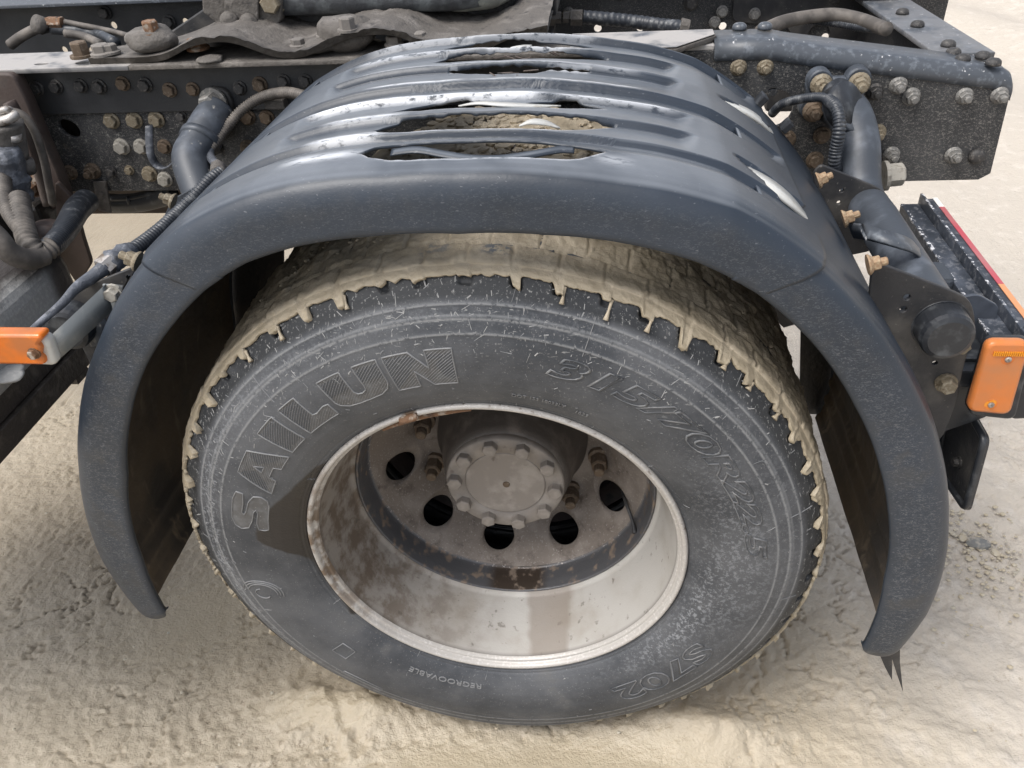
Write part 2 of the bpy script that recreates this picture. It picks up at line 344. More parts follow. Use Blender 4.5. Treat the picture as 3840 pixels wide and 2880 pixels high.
def join(*ms):
    V = []; F = []; sm = []
    for me in ms:
        o = len(V); V += [v.co[:] for v in me.vertices]
        for p in me.polygons: F.append([i+o for i in p.vertices]); sm.append(p.use_smooth)
    r = mesh_pf(V, F); r.polygons.foreach_set('use_smooth', sm); return r
def bevelled(me, w, seg=2):
    import bmesh
    bm = bmesh.new(); bm.from_mesh(me)
    bmesh.ops.bevel(bm, geom=[e for e in bm.edges if e.calc_face_angle(0) > .5], offset=w, segments=seg, affect='EDGES', profile=.5)
    bm.to_mesh(me); bm.free(); me.update(); return me
def box(a, b, bev=0., seg=2):
    (x0, y0, z0), (x1, y1, z1) = a, b
    V = [(x0, y0, z0), (x1, y0, z0), (x1, y1, z0), (x0, y1, z0), (x0, y0, z1), (x1, y0, z1), (x1, y1, z1), (x0, y1, z1)]
    F = [(0, 3, 2, 1), (4, 5, 6, 7), (0, 1, 5, 4), (1, 2, 6, 5), (2, 3, 7, 6), (3, 0, 4, 7)]
    me = mesh_pf(V, F)
    return bevelled(me, bev, seg) if bev else me
def circle(cx, cy, r, n=24, ry=None, rot=0):
    ry = ry or r; o = []
    for i in range(n):
        a = 2*math.pi*i/n; x = r*math.cos(a); y = ry*math.sin(a)
        o.append((cx+x*math.cos(rot)-y*math.sin(rot), cy+x*math.sin(rot)+y*math.cos(rot)))
    return o
def round_poly(pts, r, n=5):
    out = []; k = len(pts); rs = r if hasattr(r, '__len__') else [r]*k
    for i in range(k):
        p = Vector(pts[i]); a = Vector(pts[i-1])-p; b = Vector(pts[(i+1) % k])-p; q = rs[i]
        if q <= 0: out.append(tuple(p)); continue
        q = min(q, a.length*.45, b.length*.45); a.normalize(); b.normalize()
        for j in range(n+1):
            t = j/n; out.append(tuple((p+a*q)*(1-t)**2+p*2*t*(1-t)+(p+b*q)*t*t))
    return out
def plate(outer, holes=(), th=.008, bev=.0008, plane='xz', at=0.):
    """flat plate with real holes; (u,v) outline in the named plane, centred on `at`"""
    cu = bpy.data.curves.new('plate', 'CURVE'); cu.dimensions = '2D'; cu.fill_mode = 'BOTH'
    cu.extrude = max(th/2-bev, 1e-4); cu.bevel_depth = bev; cu.bevel_resolution = 1
    for lp in [outer]+list(holes):
        sp = cu.splines.new('POLY'); sp.points.add(len(lp)-1); sp.use_cyclic_u = True
        for q, (u, v) in zip(sp.points, lp): q.co = (u, v, 0, 1)
    o = bpy.data.objects.new('plate', cu); C.objects.link(o)
    dg = bpy.context.evaluated_depsgraph_get(); dg.update()
    me = bpy.data.meshes.new_from_object(o.evaluated_get(dg)); bpy.data.objects.remove(o); bpy.data.curves.remove(cu)
    me.materials.clear()
    co = np.empty(len(me.vertices)*3, np.float32); me.vertices.foreach_get('co', co); co = co.reshape(-1, 3)
    u, v, h = co[:, 0], co[:, 1], co[:, 2]
    if plane == 'xz': n = np.stack([u, at-h, v], -1)
    elif plane == 'xy': n = np.stack([u, v, at+h], -1)
    else: n = np.stack([at+h, u, v], -1)
    me.vertices.foreach_set('co', n.astype(np.float32).ravel()); me.update(); return me
def add_attr(me, **kw):
    for k, f in kw.items():
        co = np.empty(len(me.vertices)*3, np.float32); me.vertices.foreach_get('co', co); co = co.reshape(-1, 3)
        a = me.attributes.new(k, 'FLOAT', 'POINT'); a.data.foreach_set('value', np.asarray(f(co)+0*co[:, 0], np.float32))
    return me
def lathe_y(profile, seg=20, smooth=False):
    """profile of (r, y) about the Y axis at the origin, closed at both ends"""
    V = []; F = []
    for r, y in profile:
        for j in range(seg):
            a = 2*math.pi*j/seg; V.append((r*math.cos(a), y, r*math.sin(a)))
    for i in range(len(profile)-1):
        for j in range(seg):
            a = i*seg+j; b = i*seg+(j+1) % seg; F.append((a, a+seg, b+seg, b))
    F.append(tuple(range(seg))); F.append(tuple(range((len(profile)-1)*seg, len(profile)*seg))[::-1])
    return mesh_pf(V, F, smooth)

# bolt shapes, head towards -Y, origin on the surface they sit on
def hexhead(r, h, y0=0, rot=0., ch=.12):
    V = []; F = []
    for k, (q, y) in enumerate([(r, y0), (r, y0-h*(1-ch)), (r*.86, y0-h)]):
        for j in range(6):
            a = math.pi/3*j+rot; V.append((q*math.cos(a), y, q*math.sin(a)))
    for i in range(2):
        for j in range(6): a = i*6+j; b = i*6+(j+1) % 6; F.append((a, b, b+6, a+6))
    F.append((0, 1, 2, 3, 4, 5)[::-1]); F.append((12, 13, 14, 15, 16, 17))
    return mesh_pf(V, F)
B_HEAD = join(lathe_y([(.0185, .001), (.0185, -.003), (.015, -.005)], 18), hexhead(.0145, .012, -.004, .2))
B_HEAD2 = join(lathe_y([(.0185, .001), (.0185, -.003), (.015, -.005)], 18), hexhead(.0145, .016, -.004, .75, .3))
B_NUT = join(lathe_y([(.0185, .001), (.0185, -.002), (.014, -.007)], 18), hexhead(.0135, .016, -.004, .4), lathe_y([(.0075, -.018), (.0075, -.030), (.006, -.032)], 10), lathe_y([(.004, -.0321), (.004, -.0325)], 8))
B_SMALL = join(lathe_y([(.012, .001), (.012, -.003)], 14), hexhead(.0095, .009, -.003, .3))
B_DOME = lathe_y([(.016, .001), (.016, -.003), (.0145, -.008), (.010, -.0115), (.004, -.013)], 18, True)
B_HUB = hexhead(.0135, .015, .001, .1, .10)
B_LONG = join(lathe_y([(.021, .001), (.021, -.004)], 18), hexhead(.016, .022, -.004, .1))
for q in (B_HUB, B_HEAD, B_HEAD2, B_NUT, B_SMALL, B_DOME, B_LONG): q.materials.append(M['bolt_grey'])
def bolt(shape, at, material, parent, name='bolt', rot=0., s=1., axis=None):
    o = bpy.data.objects.new(name, shape); C.objects.link(o); o.parent = parent
    o.location = at; o.scale = (s, s, s)
    if axis is None: o.rotation_euler = (random.uniform(-.05, .05), random.uniform(0, 6), random.uniform(-.05, .05))
    else:
        o.rotation_mode = 'QUATERNION'
        o.rotation_quaternion = Vector(axis).to_track_quat('-Y', 'Z')
    o.material_slots[0].link = 'OBJECT'; o.material_slots[0].material = M[material]
    return o

# ================================================================== GROUND
def ground():
    gx = np.concatenate([-np.geomspace(60, 2.2, 40), np.linspace(-2.1, 1.7, 900), np.geomspace(1.8, 60, 60)])
    gy = np.concatenate([-np.geomspace(40, .75, 20), np.linspace(-.7, 1.0, 440), np.geomspace(1.01, 90, 150)])
    X, Y = np.meshgrid(gx, gy, indexing='ij'); P3 = np.stack([X, Y, 0*X], -1)
    near = np.exp(-np.maximum(0, np.hypot(X, Y)-1.2)/1.2)
    z = (fbm(P3, 1.3, 3, 1)-.5)*.05
    lump = fbm(P3+.03*fbm(P3, 30, 2, 8)[..., None], 20, 5, 3, .62)-.5; lump = np.sign(lump)*np.abs(lump)**.8*.8
    fine = fbm(P3, 75, 3, 5, .6)-.5
    # wheel rut and the squeezed-out rim of mud round the tyre foot
    dx = np.abs(X); foot = np.exp(-((Y-.13)/.22)**2)*(dx < 3)
    pud = np.exp(-(((X-.10)/.50)**2+((Y+.12)/.13)**2)); pud = np.maximum(pud, .8*np.exp(-(((X+.75)/.25)**2+((Y-.22)/.2)**2)))
    pud = np.maximum(pud, .9*np.exp(-(((X+.38)/.16)**2+((Y+.0)/.05)**2)))
    puddle = np.clip((pud-.34+.5*(fbm(P3, 7, 5, 21)-.5))*2.6, 0, 1)
    tracks = np.sin((Y*1.1+X*.75)*38+3*fbm(P3, 3, 3, 2))*np.exp(-((X-.9-.5*Y)/.35)**2)*(X > .4)
    n_c = fbm(P3+.02*fbm(P3, 40, 2, 18)[..., None]*np.array([1, 1, 0]), 15, 4, 61, .55); n_d = fbm(P3, 33, 3, 62, .5)
    crease = np.exp(-np.abs(n_c-.5)/.012)*.010*np.clip((fbm(P3, 4, 3, 63)-.42)*6, 0, 1)+np.exp(-np.abs(n_d-.5)/.015)*.004*np.clip((fbm(P3, 6, 3, 64)-.45)*6, 0, 1)
    h = z*.6*near+z*(1-near)*.8 + (lump*.0075+fine*.008-crease)*(1-.93*puddle)*np.clip(near*1.5-.15, 0, 1) + tracks*.0035
    h -= z*.6*near*np.exp(-(X**2+Y**2)/.3)                      # level under the wheel
    rough = np.exp(-(((X+.45)/.22)**2+((Y+.05)/.12)**2)); h += rough*np.maximum(0, lump)*.04
    bank = np.exp(-((np.abs(X-.02)-.36)/.14)**2)*np.exp(-((Y-.02)/.05)**2); h += bank*.042*(.5+fbm(P3, 18, 3, 9))
    h = h-.006*foot*near-.004*puddle-.012*np.exp(-(X/.2)**2-((Y-.15)/.2)**2)
    # far ruts on the right and a low bank of spoil in the distance
    far = np.clip((Y-2.2)/3, 0, 1); h += far*.05*np.sin(X*5+Y*2.2+4*fbm(P3, .7, 3, 12))+np.clip((Y-7)/14, 0, 1)**2*5*(.7+.6*fbm(P3, .15, 4, 13))
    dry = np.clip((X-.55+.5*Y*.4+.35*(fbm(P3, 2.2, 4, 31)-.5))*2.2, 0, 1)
    dry = np.maximum(dry, np.clip((Y-1.1)*1.5, 0, 1)*np.clip((X+1.2)*1.2, 0, 1))  # pale tone fades out at far left, painting in the truck's shade
    damp_shade = np.clip(-(X+.35)*1.6, 0, 1)*np.clip(1-(Y-.6), 0, 1)*np.clip((Y-.02)*3, 0, 1)*(.6+.6*fbm(P3, 3, 3, 33))  # wet mud left below the truck, its shade painted in too
    damp_shade = np.maximum(damp_shade, np.clip((Y-.7)*2, 0, 1)*np.clip(-(X+.9)*2, 0, 1)*(.5+.9*fbm(P3, 5, 4, 35)))  # darker far-left ground, truck shade put into the colour
    damp_shade = np.maximum(damp_shade, .9*np.exp(-(((X-.1)/.5)**2+((Y-.35)/.35)**2)))  # darker ellipse around the twin wheels
    clod = np.clip(rough*2, 0, 1)
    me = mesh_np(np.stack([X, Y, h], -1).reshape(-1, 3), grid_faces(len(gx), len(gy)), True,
                 attrs=dict(dry=dry, damp_shade=np.clip(damp_shade, 0, 1), puddle=puddle, clod=clod))
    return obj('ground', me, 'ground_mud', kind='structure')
ground()

def rock(n_sub, r, sq, seed):
    import bmesh
    bm = bmesh.new(); bmesh.ops.create_icosphere(bm, subdivisions=n_sub, radius=1)
    co = np.array([v.co[:] for v in bm.verts]); f = .7+.7*fbm(co+seed*9, 1.4, 2, seed)
    for v, k in zip(bm.verts, f): v.co = Vector((v.co.x*k*r*sq[0], v.co.y*k*r*sq[1], v.co.z*k*r*sq[2]))
    me = bpy.data.meshes.new('rock'); bm.to_mesh(me); bm.free(); return me
def stone(pt, r, sq, seed, label, m='stone', group=None):
    o = obj('stone', rock(2, r, sq, seed), m, label=label, category='stone'); o.location = (pt[0], pt[1], pt[2]+r*sq[2]*.3)
    o.rotation_euler = (0, 0, seed)
    if group: o['group'] = group
    return o
stone((1.0405, 0.5187, 0.0040), .022, (1.3, .8, .45), 3, 'flat grey stone on the pale dry mud right of the black hanging plate')
stone((1.0130, 0.5376, 0.0040), .010, (1.2, 1, .5), 4, 'small tan pebble beside the flat grey stone', 'clay')
stone((1.0696, 0.4947, 0.0040), .009, (1.2, 1, .6), 5, 'small ochre pebble just below the flat grey stone', 'clay')
crumbs = []
for i in range(260):
    a = random.gauss(1.02, .08); b = random.gauss(.50, .09); rr = random.uniform(.0015, .006)
    me = rock(1, rr, (1.2, 1, .6), i); me.transform(Matrix.Translation((a, b, .004))); crumbs.append(me)
for i in range(500):
    a = random.uniform(-1.6, 1.6); b = random.uniform(-.6, .6); rr = random.uniform(.001, .0035)
    me = rock(1, rr, (1.2, 1, .6), i); me.transform(Matrix.Translation((a, b, .004))); crumbs.append(me)
obj('gravel_crumbs', join(*crumbs), 'clay', kind='stuff', label='loose ochre grit and crumbs scattered on the mud', category='gravel')

# ================================================================== TRUCK
truck = bpy.data.objects.new('truck', None); C.objects.link(truck)
truck['label'] = 'muddy heavy truck seen at its rear twin wheel under a ribbed grey mudguard'
truck['category'] = 'truck'
def part(name, me, m, parent=truck, **k): return obj(name, me, m, parent, **k)

# ------------------------------------------------------------------ outer wheel
YC = [(.3030, .006), (.3040, -.003), (.3055, -.0052), (.3075, -.0050), (.3085, -.0068), (.3105, -.0080), (.3125, -.0078), (.3150, -.0105), (.325, -.0165), (.34, -.0230), (.355, -.0272), (.37, -.0296), (.39, -.0310), (.405, -.0308),
      (.42, -.0290), (.432, -.0266), (.445, -.0226), (.455, -.0186), (.468, -.0126), (.478, -.0070), (.488, -.0010), (.496, .0050), (.502, .0115), (.506, .0200)]
_r = np.array([a for a, b in YC]); _y = np.array([b for a, b in YC])
def side_y(r): return np.interp(r, _r, _y)
N_LUG = 54
_lj = rng.uniform(-.10, .10, N_LUG); _lw = rng.uniform(.75, 1.3, N_LUG); _ld = rng.uniform(.35, 1.5, N_LUG)
def lug(thd):
    """0..1 inside a shoulder groove"""
    k = (np.asarray(thd)+89.5)/(360/N_LUG); i = np.round(k).astype(int) % N_LUG; d = np.abs(k-np.round(k)-_lj[i])
    return np.clip((.125*_lw[i]-d)/.03, 0, 1), i
SLANT = 30.
def wet_mask(th, r):
    """the rubbed wet wedge left of the rim, as a tabulated outline"""
    lim = np.interp(th, WET_T, WET_R)+.004*(fbm(np.stack([th*.35, r*90, 0*r], -1), 1, 4, 77)-.5)
    return np.clip((lim-r)/.0035, 0, 1)*((th > WET_T[0]) & (th < WET_T[-1]))
WET_T = [140, 144, 155.5, 160.2, 165.2, 171.5, 174, 175.5, 178.4, 181.8, 185.7, 196, 205, 212, 216]
WET_R = [.300, .314, .336, .351, .369, .379, .379, .369, .346, .323, .309, .306, .306, .312, .300]
def make_tyre(y0, full=True):
    n = 1080 if full else 216
    side = densify([(a, b) for a, b in YC], .0028 if full else .02)
    tr = densify([(.508, .026), (.5095, .06), (.5100, .15), (.5095, .24), (.508, .275), (.50, .292), (.48, .303), (.40, .325), (.33, .312), (.30, .29)], .01 if full else .03)
    pr = np.vstack([side, tr]); r = pr[:, 0]; y = pr[:, 1].copy()
    if full:
        for rc in (.433, .4525, .4685): y -= np.where(y < .03, .0011*np.exp(-((r-rc)/.0016)**2), 0)
    th = np.arange(n)/n*2*np.pi; thd = np.degrees(th)
    R = np.broadcast_to(r, (n, len(r))).copy(); Y = np.broadcast_to(y, (n, len(y))).copy()
    front = (np.arange(len(r)) < len(side)+2)[None, :]
    g, gi = lug(thd[:, None]+SLANT*(.507-R)*(Y < .1)); sh = np.clip((R-.486)/.006, 0, 1)*(Y < .1)
    g = g*(1-.85*np.exp(-(((thd-93)/11)**2)))[:, None]
    jag = (fbm(np.stack([thd*.9, thd*0, thd*0], -1), 1, 3, 5)-.5)
    R -= sh*(g*(.0085+.0055*np.clip(np.sin(th)+.3, 0, 1))[:, None]*_ld[gi]+np.abs(jag[:, None])*.004*(R > .49))
    Y += sh*g*.006
    tread = (np.abs(Y-.15) < .125)
    if full:
        gr = np.clip((.10-np.abs(((thd+89.5)/(360/N_LUG)*1.0) % 1-.5)[:, None])/.03, 0, 1)*0
    X = np.cos(th)[:, None]*R; Z = .5+np.sin(th)[:, None]*R
    pos = np.stack([X, Y, Z], -1)
    bulge = np.clip((.10-Z)/.10, 0, 1)**2*.010*np.clip((R-.33)/.05, 0, 1)*np.clip((.50-R)/.03, 0, 1)
    pos[..., 1] = Y-bulge+y0
    pos[..., 2] = np.maximum(pos[..., 2], .0035)
    th2 = thd[:, None]+0*R
    if full:
        low = np.clip((-np.sin(np.radians(th2)))*1.2, 0, 1)
        scuff = np.exp(-((R-.455)/.014)**2)*(.15+.85*np.exp(-((th2-185)/38)**2))+.8*np.exp(-((R-.335)/.02)**2)*np.exp(-(((th2-335+180) % 360-180)/25)**2)+.55*np.exp(-((R-.38)/.05)**2)*np.exp(-(((th2-5+180) % 360-180)/28)**2)
        scuff = scuff*(Y < .02); streak = np.clip(np.sin(np.radians(th2)), 0, 1)*np.clip((R-.37)/.05, 0, 1)*(Y < .02)
        ring = sum(np.exp(-((R-rc)/.0011)**2) for rc in (.4325, .4505, .4540, .4685))*(Y < .03)*1.0
        shoulder = np.clip((R-.470)/.008, 0, 1)*(Y < .03)
        at = dict(wet=wet_mask(th2, R), low=low, scuff=np.clip(scuff, 0, 1), streak=streak, shoulder=shoulder, ring=ring)
        at = {k: v.ravel() for k, v in at.items()}
    else: at = None
    return mesh_np(pos.reshape(-1, 3), grid_faces(n, len(r), True, True), True, attrs=at)
wheel = part('wheel', revolve([(.3030, .0065), (.3038, .000), (.3032, -.0045), (.3008, -.0082), (.2978, -.0088), (.2952, -.0068), (.2938, -.0030), (.2932, .0008), (.2918, .0018), (.2900, .0012), (.2885, .0030), (.2872, .0085)], 360,
    attrs=dict(edge=lambda t, r, y: np.clip((r-.2995)/.002, 0, 1), rust=lambda t, r, y: np.clip(1-np.abs(t-109.5)/2.2, 0, 1)*3+np.clip(1.3-np.abs((t-182+180) % 360-180)/38, 0, 1)*1.0), flip=True), 'rim_lip',
    label='outer wheel with pale grimy dished rim and worn lettered tyre')
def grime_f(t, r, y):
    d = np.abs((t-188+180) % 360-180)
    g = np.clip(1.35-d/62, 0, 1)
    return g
def stain_f(t, r, y):
    s_ = np.clip(1-np.abs((t-286+180) % 360-180)/(9+y*20), 0, 1)+.25*(fbm(np.stack([t*.2, r*60, y*60], -1), 1, 4, 78)-.5)
    return np.clip(s_*5-.6, 0, 1)*np.clip((y-.0)/.01, 0, 1)*.65
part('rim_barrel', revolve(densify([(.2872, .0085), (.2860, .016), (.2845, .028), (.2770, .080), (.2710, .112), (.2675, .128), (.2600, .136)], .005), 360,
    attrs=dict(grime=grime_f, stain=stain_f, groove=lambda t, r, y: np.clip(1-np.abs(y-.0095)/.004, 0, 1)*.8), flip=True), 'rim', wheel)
part('disc_band', revolve(densify([(.2615, .137), (.2600, .1335), (.2575, .1320), (.2560, .1335), (.2535, .150), (.2520, .176), (.2500, .1835), (.2470, .1850)], .004), 288,
    attrs=dict(wet=lambda t, r, y: np.clip(1-np.abs(t-272)/14, 0, 1)*3*(y > .134), ridge=lambda t, r, y: np.clip((y-.178)/.004, 0, 1)), flip=True), 'band', wheel)
# disc with round hand holes: polar grid warped round each hole
def disc_mesh():
    RH, rh = .2125, .0310; Yp = lambda r: np.interp(r, [.11, .140, .170, .177, .184, .2485], [.285, .285, .283, .270, .2605, .184])
    V = []; F = []; nseg = 10; idx = {}
    n = 20; half = math.radians(18)
    rin, rout = .110, .2485
    for k in range(10):
        c = math.radians(-98.8+36*k)
        # sector boundary ring -> hole ring, morph with 6 rings
        cs = [(-half, rin), (half, rin), (half, rout), (-half, rout)]; bd = []
        for (a_, b_), (c2, d2) in zip(cs, cs[1:]+cs[:1]):
            for q in range(14): bd.append((a_+(c2-a_)*q/14, b_+(d2-b_)*q/14))
        m_ = len(bd); ring_out = bd; ring_in = []
        for a_, b_ in bd:
            g_ = math.atan2(b_-RH, a_*RH); ring_in.append((rh*math.cos(g_)/RH, RH+rh*.80*math.sin(g_)))
        base = len(V); K = 7
        for q in range(K):
            t = (q/(K-1))
            for (a0, r0), (a1, r1) in zip(ring_in, ring_out):
                aa = c+a0+(a1-a0)*t; r = r0+(r1-r0)*t
                V.append((math.cos(aa)*r, float(Yp(r))+(0.0 if q else .0), .5+math.sin(aa)*r))
        for q in range(K-1):
            for j in range(m_):
                a = base+q*m_+j; b = base+q*m_+(j+1) % m_; F.append((a, b, b+m_, a+m_))
        b2 = len(V)                                                        # thickness of the hole wall
        for (a0, r0) in ring_in:
            aa = c+a0; V.append((math.cos(aa)*r0*.985, float(Yp(r0))+.014, .5+math.sin(aa)*r0*.985))
        for j in range(m_): a = base+j; b = base+(j+1) % m_; F.append((a, b2+j, b2+(j+1) % m_, b))
    me = mesh_pf(V, F, True); return me
part('wheel_disc', disc_mesh(), 'disc', wheel)
# tyre
part('tyre', make_tyre(0., True), 'rubber', wheel)
# tread mud
def tread_mud():
    n = 1440; th = np.arange(n)/n*2*np.pi; thd = np.degrees(th)
    g, gi = lug(thd)
    one = np.stack([thd, 0*thd, 0*thd], -1)
    top = np.clip((np.sin(th)+.25)/.5, 0, 1)
    re = .5062-.0078*top+(fbm(one, .8, 4, 7)-.5)*.007
    calm = 1-.8*np.exp(-((thd-93)/11)**2)
    drip = g*(.0045+.0080*top*(_ld[gi]*1.6-.5))*calm*(1+.3*(fbm(one, 2.1, 3, 8)-.5))
    right = np.clip(np.cos(np.radians(thd-35)), 0, 1)
    re = re-drip-.004*right*(fbm(one, 1.7, 3, 18)-.3)
    re = np.where((thd > 150) & (thd < 205), re+.000+(fbm(one, 3, 3, 19)-.5)*.01, re)
    K1, K2 = 14, 74
    t1 = np.linspace(0, 1, K1)
    R1 = re[:, None]+(.5075-re[:, None])*t1[None]
    lift = .0034*np.minimum(1, t1*14)[None]*(.8+.8*fbm(np.stack([thd[:, None]*.8+0*R1, R1*300, 0*R1], -1), 1, 3, 4))
    lift = lift*(1+1.1*(1-t1)[None]*(g[:, None] > .3))
    Y1 = np.interp(R1, _r, _y)+.010*g[:, None]*np.clip((R1-.478)/.014, 0, 1)*.35-lift-.0006
    R1o = R1+lift*.55
    Y2 = np.linspace(.024, .288, K2)[None]+0*th[:, None]
    P2 = np.stack([np.cos(th)[:, None]*.5+0*Y2, Y2, np.sin(th)[:, None]*.5+0*Y2], -1)
    row = np.floor((Y2-.01)/.056); fr = ((Y2-.01)/.056) % 1
    ph = ((thd+89.5)/(360/N_LUG))[:, None]+.5*(row % 2)+(fbm(P2, 9, 2, 44)-.5)*.25
    dphi = np.abs(((ph+.5) % 1)-.5); gro = np.clip((.045-dphi)/.03, 0, 1)
    gro = np.maximum(gro, np.clip((.05-np.minimum(fr, 1-fr))/.03, 0, 1))
    n1 = fbm(P2, 26, 5, 50, .6)-.5; n2 = fbm(P2, 110, 4, 51, .6)-.5
    back = np.clip((Y2-.05)/.08, 0, 1)
    R2 = .5125+.003*back+n1*(.008+.012*back)+n2*.006-gro*.0036*np.clip(.2+1.6*fbm(P2, 11, 3, 52)-.3*back, 0, 1.3)
    zz = .5+np.sin(th)[:, None]*R2
    th1 = th[:, None]-np.radians(SLANT*(.507-R1))
    X = np.concatenate([np.cos(th1)*R1o, np.cos(th)[:, None]*R2], 1)
    Z = np.concatenate([.5+np.sin(th1)*R1o, zz], 1)
    Y = np.concatenate([Y1, Y2], 1); Z = np.maximum(Z, .001)
    thg = thd[:, None]+0*Y
    bare = np.exp(-((thg-86.5)/2.2)**6)*np.exp(-((Y-.052)/.016)**6)+.7*np.exp(-((thg-95.5)/2.4)**6)*np.exp(-((Y-.055)/.014)**6)
    lip = np.concatenate([np.clip(1-t1*1.2, 0, 1)[None]+0*R1, 0*R2], 1)
    bk = np.concatenate([0*R1, back], 1)
    return mesh_np(np.stack([X, Y, Z], -1).reshape(-1, 3), grid_faces(n, K1+K2, True, True), True, attrs=dict(bare=np.clip(bare, 0, 1), lip=lip, back=bk))
part('tread_mud', tread_mud(), 'mud', wheel, label='thick wet tan mud caked over the tread and dripping on the shoulder')
cl = []
for i in range(200):
    a = math.radians(random.gauss(92, 26)); yv = random.uniform(.10, .285); q_ = random.uniform(.0012, .0035)*(1 if random.random() < .9 else 1.8)
    me = rock(1, q_, (1.3, 1.1, .7), i+900); me.transform(Matrix.Translation((math.cos(a)*.5145, yv, .5+math.sin(a)*.5145))); cl.append(me)
for i in range(260):
    a = math.radians(random.gauss(90, 14)); yv = random.uniform(.36, .61); q_ = random.uniform(.003, .010)
    me = rock(1, q_, (1.3, 1.1, .7), i+1900); me.transform(Matrix.Translation((math.cos(a)*.513, yv, .5+math.sin(a)*.513))); cl.append(me)
mc_ = join(*cl); add_attr(mc_, back=lambda c: 1+0*c[:, 0])
part('mud_crumbs', mc_, 'mud', wheel, kind='stuff')
# mud drips
def drip(thd, r, l, s):
    a = math.radians(thd); pts = []
    for t in (0, .5, 1):
        rr = r-l*t; pts.append((math.cos(a)*rr+0*t, float(side_y(rr))-.0035, .5+math.sin(a)*rr))
    return tube(pts, [s*.9, s*.6, s*1.35], 8, 3, smooth=True)
_ctr = np.array([-89.5+6.6667*(i+_lj[i]) for i in range(N_LUG)])
def near_lug(a): d_ = (_ctr-a+180) % 360-180; return a+d_[np.argmin(np.abs(d_))]-1.25
dr = [drip(near_lug(a), .4975, l+.006, s) for a, l, s in [(76.3, .012, .0026), (69.0, .016, .0028), (62.6, .012, .003), (56.3, .010, .0034), (49.6, .004, .0036), (43.2, .003, .0036), (36.2, .003, .0036), (113.6, .009, .0026), (120.9, .010, .003), (128.4, .008, .0028)]]
for q_ in dr: part('mud_drip', q_, 'mud', wheel)

# ---- lettering raised from the sidewall: (u along text, v up) bent round the axis
def wrap_me(me, th0, th1, r0, r1, u0, u1, v0, v1, lift=.0008, hscale=1.):
    co = np.empty(len(me.vertices)*3, np.float32); me.vertices.foreach_get('co', co); co = co.reshape(-1, 3)
    th = np.radians(th0+(th1-th0)*(co[:, 0]-u0)/(u1-u0)); r = r0+(r1-r0)*(co[:, 1]-v0)/(v1-v0)
    y = side_y(r)-lift-co[:, 2]*hscale
    me.vertices.foreach_set('co', np.stack([np.cos(th)*r, y, .5+np.sin(th)*r], -1).astype(np.float32).ravel()); me.update(); return me
LET = {
 'S': [(.03, 0), (0, .10), (.02, .26), (.20, .31), (.50, .28), (.60, .33), (.52, .40), (.25, .44), (.05, .54), (0, .75), (.08, .92), (.25, 1), (.75, 1), (.97, .93), (.97, .74), (.72, .70), (.46, .72), (.40, .66), (.50, .60), (.78, .56), (.96, .45), (1, .25), (.92, .07), (.75, 0)],
 'A': [(0, 0), (.26, 1), (.74, 1), (1, 0), (.66, 0), (.63, .20), (.38, .20), (.34, 0)],
 'I': [(0, 0), (0, 1), (1, 1), (1, 0)],
 'L': [(0, 0), (0, 1), (.50, 1), (.50, .36), (.62, .33), (.86, .40), (1, .38), (1, 0)],
 'U': [(0, 1), (.40, 1), (.40, .36), (.44, .27), (.52, .25), (.60, .30), (.62, .40), (.62, 1), (1, 1), (1, .32), (.94, .15), (.80, .03), (.60, 0), (.35, 0), (.16, .05), (.04, .18), (0, .32)],
 'N': [(0, 0), (0, 1), (.38, 1), (.62, .50), (.62, 1), (1, 1), (1, 0), (.62, 0), (.38, .48), (.38, 0)]}
AH = [(.43, .42), (.50, .68), (.57, .42)]
spans = [('S', 170.3, 158.6), ('A', 156.6, 142.6), ('I', 140.6, 134.8), ('L', 132.4, 122.8), ('U', 121.2, 107.9), ('N', 106.6, 93.4)]
edges = []; fills = []
def loop_tube(lp, rad, w_, h_):
    d = []
    for a, b in zip(lp, lp[1:]+lp[:1]):
        k = max(1, int(math.hypot((b[0]-a[0])*w_, (b[1]-a[1])*h_)/.004))
        for i in range(k): d.append((a[0]+(b[0]-a[0])*i/k, a[1]+(b[1]-a[1])*i/k))
    return d
def strip(pts_uv, th0, th1, r0, r1, wd, ht, closed):
    """thin raised ridge along a (u,v) path"""
    P_ = [];
    for u, v in pts_uv:
        t = math.radians(th0+(th1-th0)*u); r = r0+(r1-r0)*v; P_.append(Vector((math.cos(t)*r, float(side_y(r)), .5+math.sin(t)*r)))
    V = []; F = []; n = len(P_)
    for i, p in enumerate(P_):
        a = P_[(i-1) % n] if (closed or i > 0) else p; b = P_[(i+1) % n] if (closed or i < n-1) else p
        t = b-a; t.y = 0
        if t.length < 1e-7: t = Vector((1, 0, 0))
        t.normalize(); s_ = Vector((-t.z, 0, t.x))
        V += [p+s_*wd+Vector((0, .0003, 0)), p+s_*wd*.4-Vector((0, ht, 0)), p-s_*wd*.4-Vector((0, ht, 0)), p-s_*wd+Vector((0, .0003, 0))]
    for i in range(n if closed else n-1):
        j = (i+1) % n
        for q in range(3): F.append((i*4+q, i*4+q+1, j*4+q+1, j*4+q))
    return mesh_pf(V, F, True)
def inside(x, y, lp):
    c = False; n = len(lp)
    for i in range(n):
        (x0, y0), (x1, y1) = lp[i], lp[i-1]
        if (y0 > y) != (y1 > y) and x < (x1-x0)*(y-y0)/(y1-y0)+x0: c = not c
    return c
